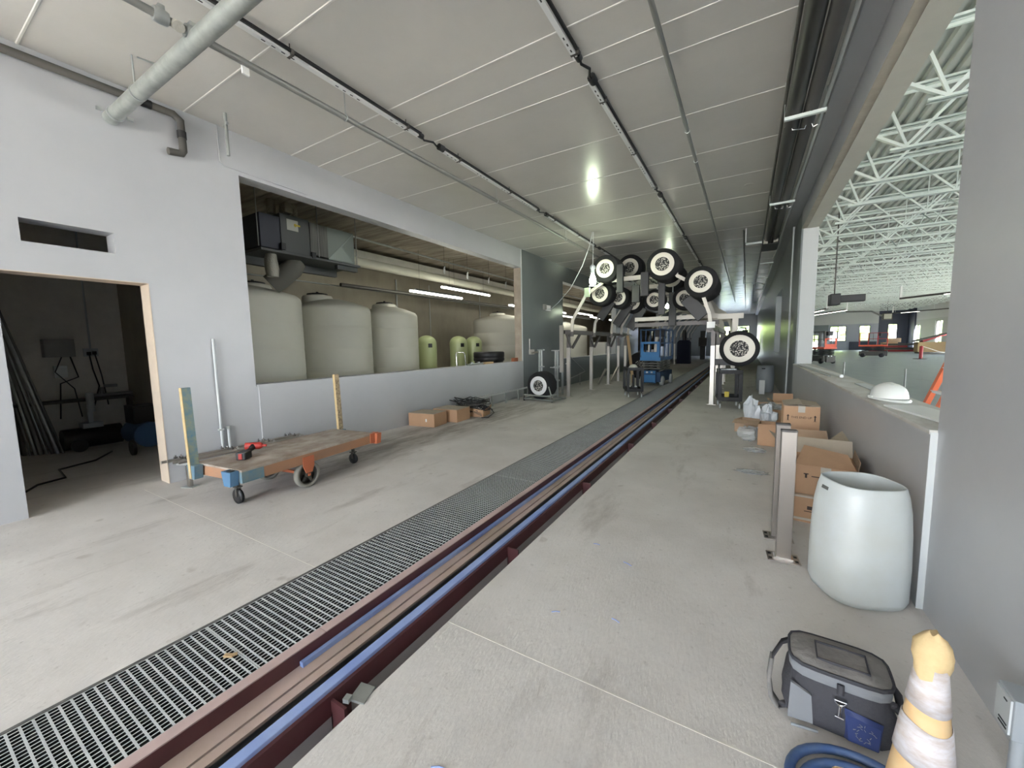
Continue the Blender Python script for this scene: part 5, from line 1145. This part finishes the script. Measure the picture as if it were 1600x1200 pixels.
# ---- on the sill
t = thing('hard_hat', 'white hard hat resting on the right window sill', 'hard hat', (1.06, 4.48, 1.075), math.radians(-72))
m = MB(); m.smooth = True; R = []
for z, q in ((.025, 1.0), (.045, .985), (.075, .94), (.10, .85), (.12, .70), (.137, .48), (.146, .24), (.149, .01)):
    R.append([(.143*q*math.cos(a), .115*q*math.sin(a)*(1+.0*z), z) for a in [2*PI*k/36 for k in range(36)]])
m.loft(R, True, True); obj('shell', m, M_hat, t)
m = MB(); m.smooth = True
def brim(e, z): return [((.143+e+(.035 if math.cos(a) > 0 else 0)*max(0, math.cos(a))**1.5)*math.cos(a), (.115+e)*math.sin(a), z-(.012*max(0, math.cos(a)))) for a in [2*PI*k/36 for k in range(36)]]
m.loft([brim(-.012, .014), brim(.008, .012), brim(.010, .017), brim(-.001, .030)], True, True); obj('brim', m, M_hat, t)
m = MB(); m.smooth = True; m.loft([[(x, w*s_, z) for w, s_ in ((.022, -1), (.022, 1), (.016, 1), (.016, -1))][:2]+[(x*.98, .016, z+.006), (x*.98, -.016, z+.006)] for x, z in ((-.10, .112), (-.06, .136), (0, .148), (.06, .136), (.10, .112))]); obj('ridge', m, M_hat, t)
for s in (-1, 1): obj('accessory_slot', MB().obox((-.03, s*.117, .03), (.05, .012, .018)), M_hat, t)
t = thing('plastic_pipe', 'thick white plastic pipe lying on the far end of the right sill', 'pipe', (1.08, 6.9, 1.095)); obj('pipe', MB().tube([(.06, 0, 0), (-.1, 3.2, 0)], .022, 12), M_white, t)
t = thing('plastic_pipe', 'thin grey strip lying beside the white pipe on the right sill', 'strip', (1.03, 7.0, 1.085)); obj('strip', MB().bar((0, 0, 0), (-.08, 3.2, 0), .02, .012), M_grey, t)
o = obj('drywall_scrap', MB().box(-.12, .10, -.35, .35, 0, .012), M_white); o.location = (1.11, 3.75, 1.075); o.rotation_euler = (0, 0, .15); tag(o, 'white board scrap on the sill between the hard hat and the pillar', 'scrap')
o = obj('drywall_scrap', MB().box(-.05, .05, -.5, .5, 0, .008), M_grey); o.location = (1.16, 5.5, 1.075); tag(o, 'long pale scrap on the sill past the hard hat', 'scrap')

# ================================================================== SHOWROOM THINGS
t = thing('ladder', 'orange fibreglass ladder leaning outside the pillar', 'ladder', (1.85, 7.0, 0), math.radians(0))
for y in (-.2, .2): obj('rail', MB().bar((0, y, 0), (.80, y, 2.6), .05, .085, (0, 1, 0)), M_ladder, t)
for k in range(1, 8): obj('rung', MB().bar((.8*k*.3/2.6, -.2, k*.3), (.8*k*.3/2.6, .2, k*.3), .05, .03), M_strut, t)
for y in (-.2, .2): obj('foot', MB().obox((0, y, .03), (.06, .1, .06)), M_black, t)
scissor('scissor_lift', 'orange scissor lift at the left of the showroom floor', (4.75, 32.8, 0), math.radians(20), M_orange, M_iron, 1.1)
scissor('scissor_lift', 'orange scissor lift in the middle of the showroom floor', (10.3, 45, 0), math.radians(75), M_orange, M_iron, 1.0, rail=M_red)
t = thing('cable_reel', 'wooden cable reel on edge beside the left orange lift', 'reel', (3.9, 40, .62)); obj('flange', MB().lathe([(.25, 0), (.62, 0), (.62, .05), (.25, .05)], (0, -.4, 0), 'Y', 28).lathe([(.25, 0), (.62, 0), (.62, .05), (.25, .05)], (0, .4, 0), 'Y', 28), M_wood, t); obj('core', MB().lathe([(.3, -.36), (.3, .4)], (0, 0, 0), 'Y', 20), M_black, t)
t = thing('red_bollard', 'short red bollard alone on the showroom floor', 'bollard', (11.3, 41, 0)); obj('post', MB().lathe([(.1, .04), (.1, .95), (.001, 1.0)], seg=16), M_red, t); obj('base', MB().lathe([(.42, 0), (.42, .03), (.1, .05)], seg=20), M_black, t)
t = thing('crate', 'low brown wooden crate near the right showroom wall', 'crate', (16.4, 56, 0)); obj('boards', MB().box(-1.4, 1.4, -.6, .6, .15, 1.15), M_wood, t); obj('lid', MB().bar((-1.6, 0, 1.25), (1.5, 0, 2.2), 1.0, .12, (0, 0, 1)), M_iron, t); obj('skid', MB().box(-1.3, -1.1, -.6, .6, 0, .15).box(1.1, 1.3, -.6, .6, 0, .15), M_iron, t)
t = thing('material_pile', 'dark red stack of steel lying across the back of the showroom', 'stack', (15.2, 64, 0))
for k, (x0, x1, z, y) in enumerate(((-2.2, 2.0, .1, 0), (-1.8, 2.4, .35, .2), (-2.4, 1.2, .6, 0), (-.9, 2.2, .85, .1))): obj('beam', MB().box(x0, x1, y-.2, y+.2, z-.1, z+.12), M_red if k % 2 == 0 else M_iron, t)
t = thing('material_pile', 'tan carton pile in front of the navy corner window', 'stack', (15.6, 67, 0)); obj('carton', MB().box(-.8, .6, -.5, .5, 0, 1.1), M_card, t); obj('carton', MB().box(-.3, .9, -.4, .4, 1.1, 1.6), M_cardin, t)
t = thing('material_pile', 'dark machinery stack against the right showroom wall', 'stack', (18.0, 62, 0)); obj('frame', MB().box(-1, .8, -1, 1, 0, 1.0), M_iron, t); obj('tarp', MB().bar((-1.0, 0, 1.2), (.9, 0, 2.0), 1.2, .2, (0, 0, 1)), M_red, t)
o = obj('caution_rope', MB().tube([(11.3, 41, .98), (12.6, 42, .5), (14.5, 44, .35), (15.8, 47, .6)], .02, 6), M_tape); tag(o, 'pale rope from the red bollard sagging to the right', 'rope')
o = obj('wall_board', MB().box(8.1+1.55, 8.1+2.55, FY-.12, FY-.07, 1.0, 2.4), M_grey); tag(o, 'pale board hung on the far grey wall right of the glass door', 'board')
t = thing('unit_heater', 'boxy unit heater hung high before the far wall', 'heater', (14.9, 66, 3.9)); obj('cabinet', MB().box(-.45, .45, -.3, .3, 0, .8), M_iron, t); obj('grille', MB().box(-.35, .35, -.33, -.3, .1, .7), M_tank, t); obj('flue', MB().tube([(-.5, 0, .5), (-1.5, 0, 1.1), (-4, 0, 1.2)], .1, 8), M_pipe_grey, t); obj('hanger', MB().tube([(0, 0, .8), (0, 0, 2.62)], .03, 6), M_iron, t)
# black unit at left of showroom opening
t = thing('hanging_unit', 'black hanging speaker like unit beside the left jamb of the opening', 'unit', (3.0, 19.5, 3.0)); obj('head', MB().box(-.3, .0, -.3, .3, -.1, .32), M_black, t, bevel=.02); obj('arm', MB().box(0, .75, -.12, .12, .0, .26), M_black, t, bevel=.02); obj('bracket', MB().tube([(-.15, 0, .3), (-.15, 0, 3.5)], .02, 6), M_iron, t)
# long diagonal pendant runs
def pendant(lab, p, q, lit):
    t = thing('pendant_light', lab, 'light', p, 0, 'suspended linear lights'); d = Vector(q)-Vector(p)
    obj('body', MB().bar((0, 0, 0), d, .14, .10), M_iron, t)
    obj('lens', MB().bar(Vector((0, 0, -.056))+d*lit[0], Vector((0, 0, -.056))+d*lit[1], .10, .01), M_tube2, t)
    for s in (.03, .45, .92): obj('wire', MB().tube([d*s+Vector((0, 0, .05)), d*s+Vector((0, 0, 6.5-p[2]-d.z*s))], .012, 5), M_joist, t)
    obj('end_plate', MB().box(-.05, .05, -.05, .05, .0, .75), M_white, t)
pendant('nearest suspended linear light, slanting up at the right of the opening', (8.0, 33.0, 4.0), (12.2, 26.0, 4.0), (.3, .75))
pendant('second suspended linear light at the middle of the opening', (7.0, 42, 4.0), (5.0, 50, 4.0), (.0, .8))
pendant('third suspended linear light, small, near the left jamb', (4.9, 36, 3.8), (3.9, 44, 3.8), (.1, .9))
pendant('far suspended linear light before the navy corner', (14.0, 60, 4.4), (19, 52, 4.4), (.1, .3))
# small thin posts on the showroom floor just past the sill
for x, y, h, lab in ((2.6, 15.5, .9, 'thin pipe stub standing in the showroom floor, left one'), (3.6, 14.0, .8, 'thin pipe stub standing in the showroom floor, right one')):
    o = obj('pipe_stub', MB().tube([(0, 0, 0), (0, 0, h)], .02, 6), M_pipe_grey); o.location = (x, y, 0); tag(o, lab, 'pipe')
# litter in the foreground
t = thing('litter', 'scrap of crumpled pale wrapper lying on the grating', 'litter', (-2.28, 0.86, .001)); obj('wrapper', MB().obox((0, 0, .006), (.05, .02, .01), .5).obox((.02, .015, .008), (.03, .015, .008), 1.1), M_wood, t)
for i, (x, y, L, a, lab) in enumerate(((-.98, .98, .06, .4, 'blue plastic shaving at the bottom edge of the picture'), (-.62, 2.12, .05, -.3, 'curled blue shaving on the floor right of the track'), (-.95, 2.0, .05, .5, 'blue shaving close to the pit edge'), (-.72, 2.75, .07, -.4, 'blue shaving farther up the right floor'), (-1.0, 2.9, .05, .1, 'faint blue shaving beside the second bracket'))):
    o = obj('plastic_shaving', MB().tube([(0, 0, .003), (L*.5*math.cos(a), L*.5*math.sin(a)+.006, .003), (L*math.cos(a), L*math.sin(a), .003)], .003, 5), M_blue); o.location = (x, y, 0); tag(o, lab, 'shaving')
# far end of the tunnel
t = thing('covered_equipment', 'navy covered tall equipment between the far arches', 'equipment', (-4.0, 32.0, 0)); m = MB(); m.loft([[(-.46, -.4, 0), (.46, -.4, 0), (.46, .4, 0), (-.46, .4, 0)], [(-.43, -.4, 1.6), (.43, -.4, 1.6), (.43, .4, 1.6), (-.43, .4, 1.6)], [(-.32, -.3, 1.75), (.32, -.3, 1.75), (.32, .3, 1.75), (-.32, .3, 1.75)]]); obj('cover', m, M_navycloth, t); obj('hook', MB().tube([(0, 0, 1.75), (0, 0, 2.5)], .12, 8), M_black, t)
for i in range(4):
    t = thing('blower', ['leftmost', 'second', 'third', 'rightmost'][i]+' of the dark drying blowers before the tunnel exit', 'blower', (-3.4+1.1*i, 40+i*.6, 0), 0, 'drying blowers at the exit')
    obj('tower', MB().box(-.22, .22, -.2, .2, 0, 2.6), M_black, t); obj('nozzle', MB().box(-.35, .35, -.35, -.2, 1.2, 2.0), M_iron, t)
# work light farther along
t = thing('work_light', 'small bright bulb far down the tunnel above the blue lift', 'lamp', (-3.2, 19.5, 3.25)); m = MB(); m.smooth = True; m.lathe([(.001, -.1), (.07, -.05), (.09, 0), (.05, .1), (.03, .14)], seg=14); obj('bulb', m, M_bulb, t); obj('cord', MB().tube([(0, 0, .14), (0, 0, ZC-3.25)], .008, 5), M_grey, t)
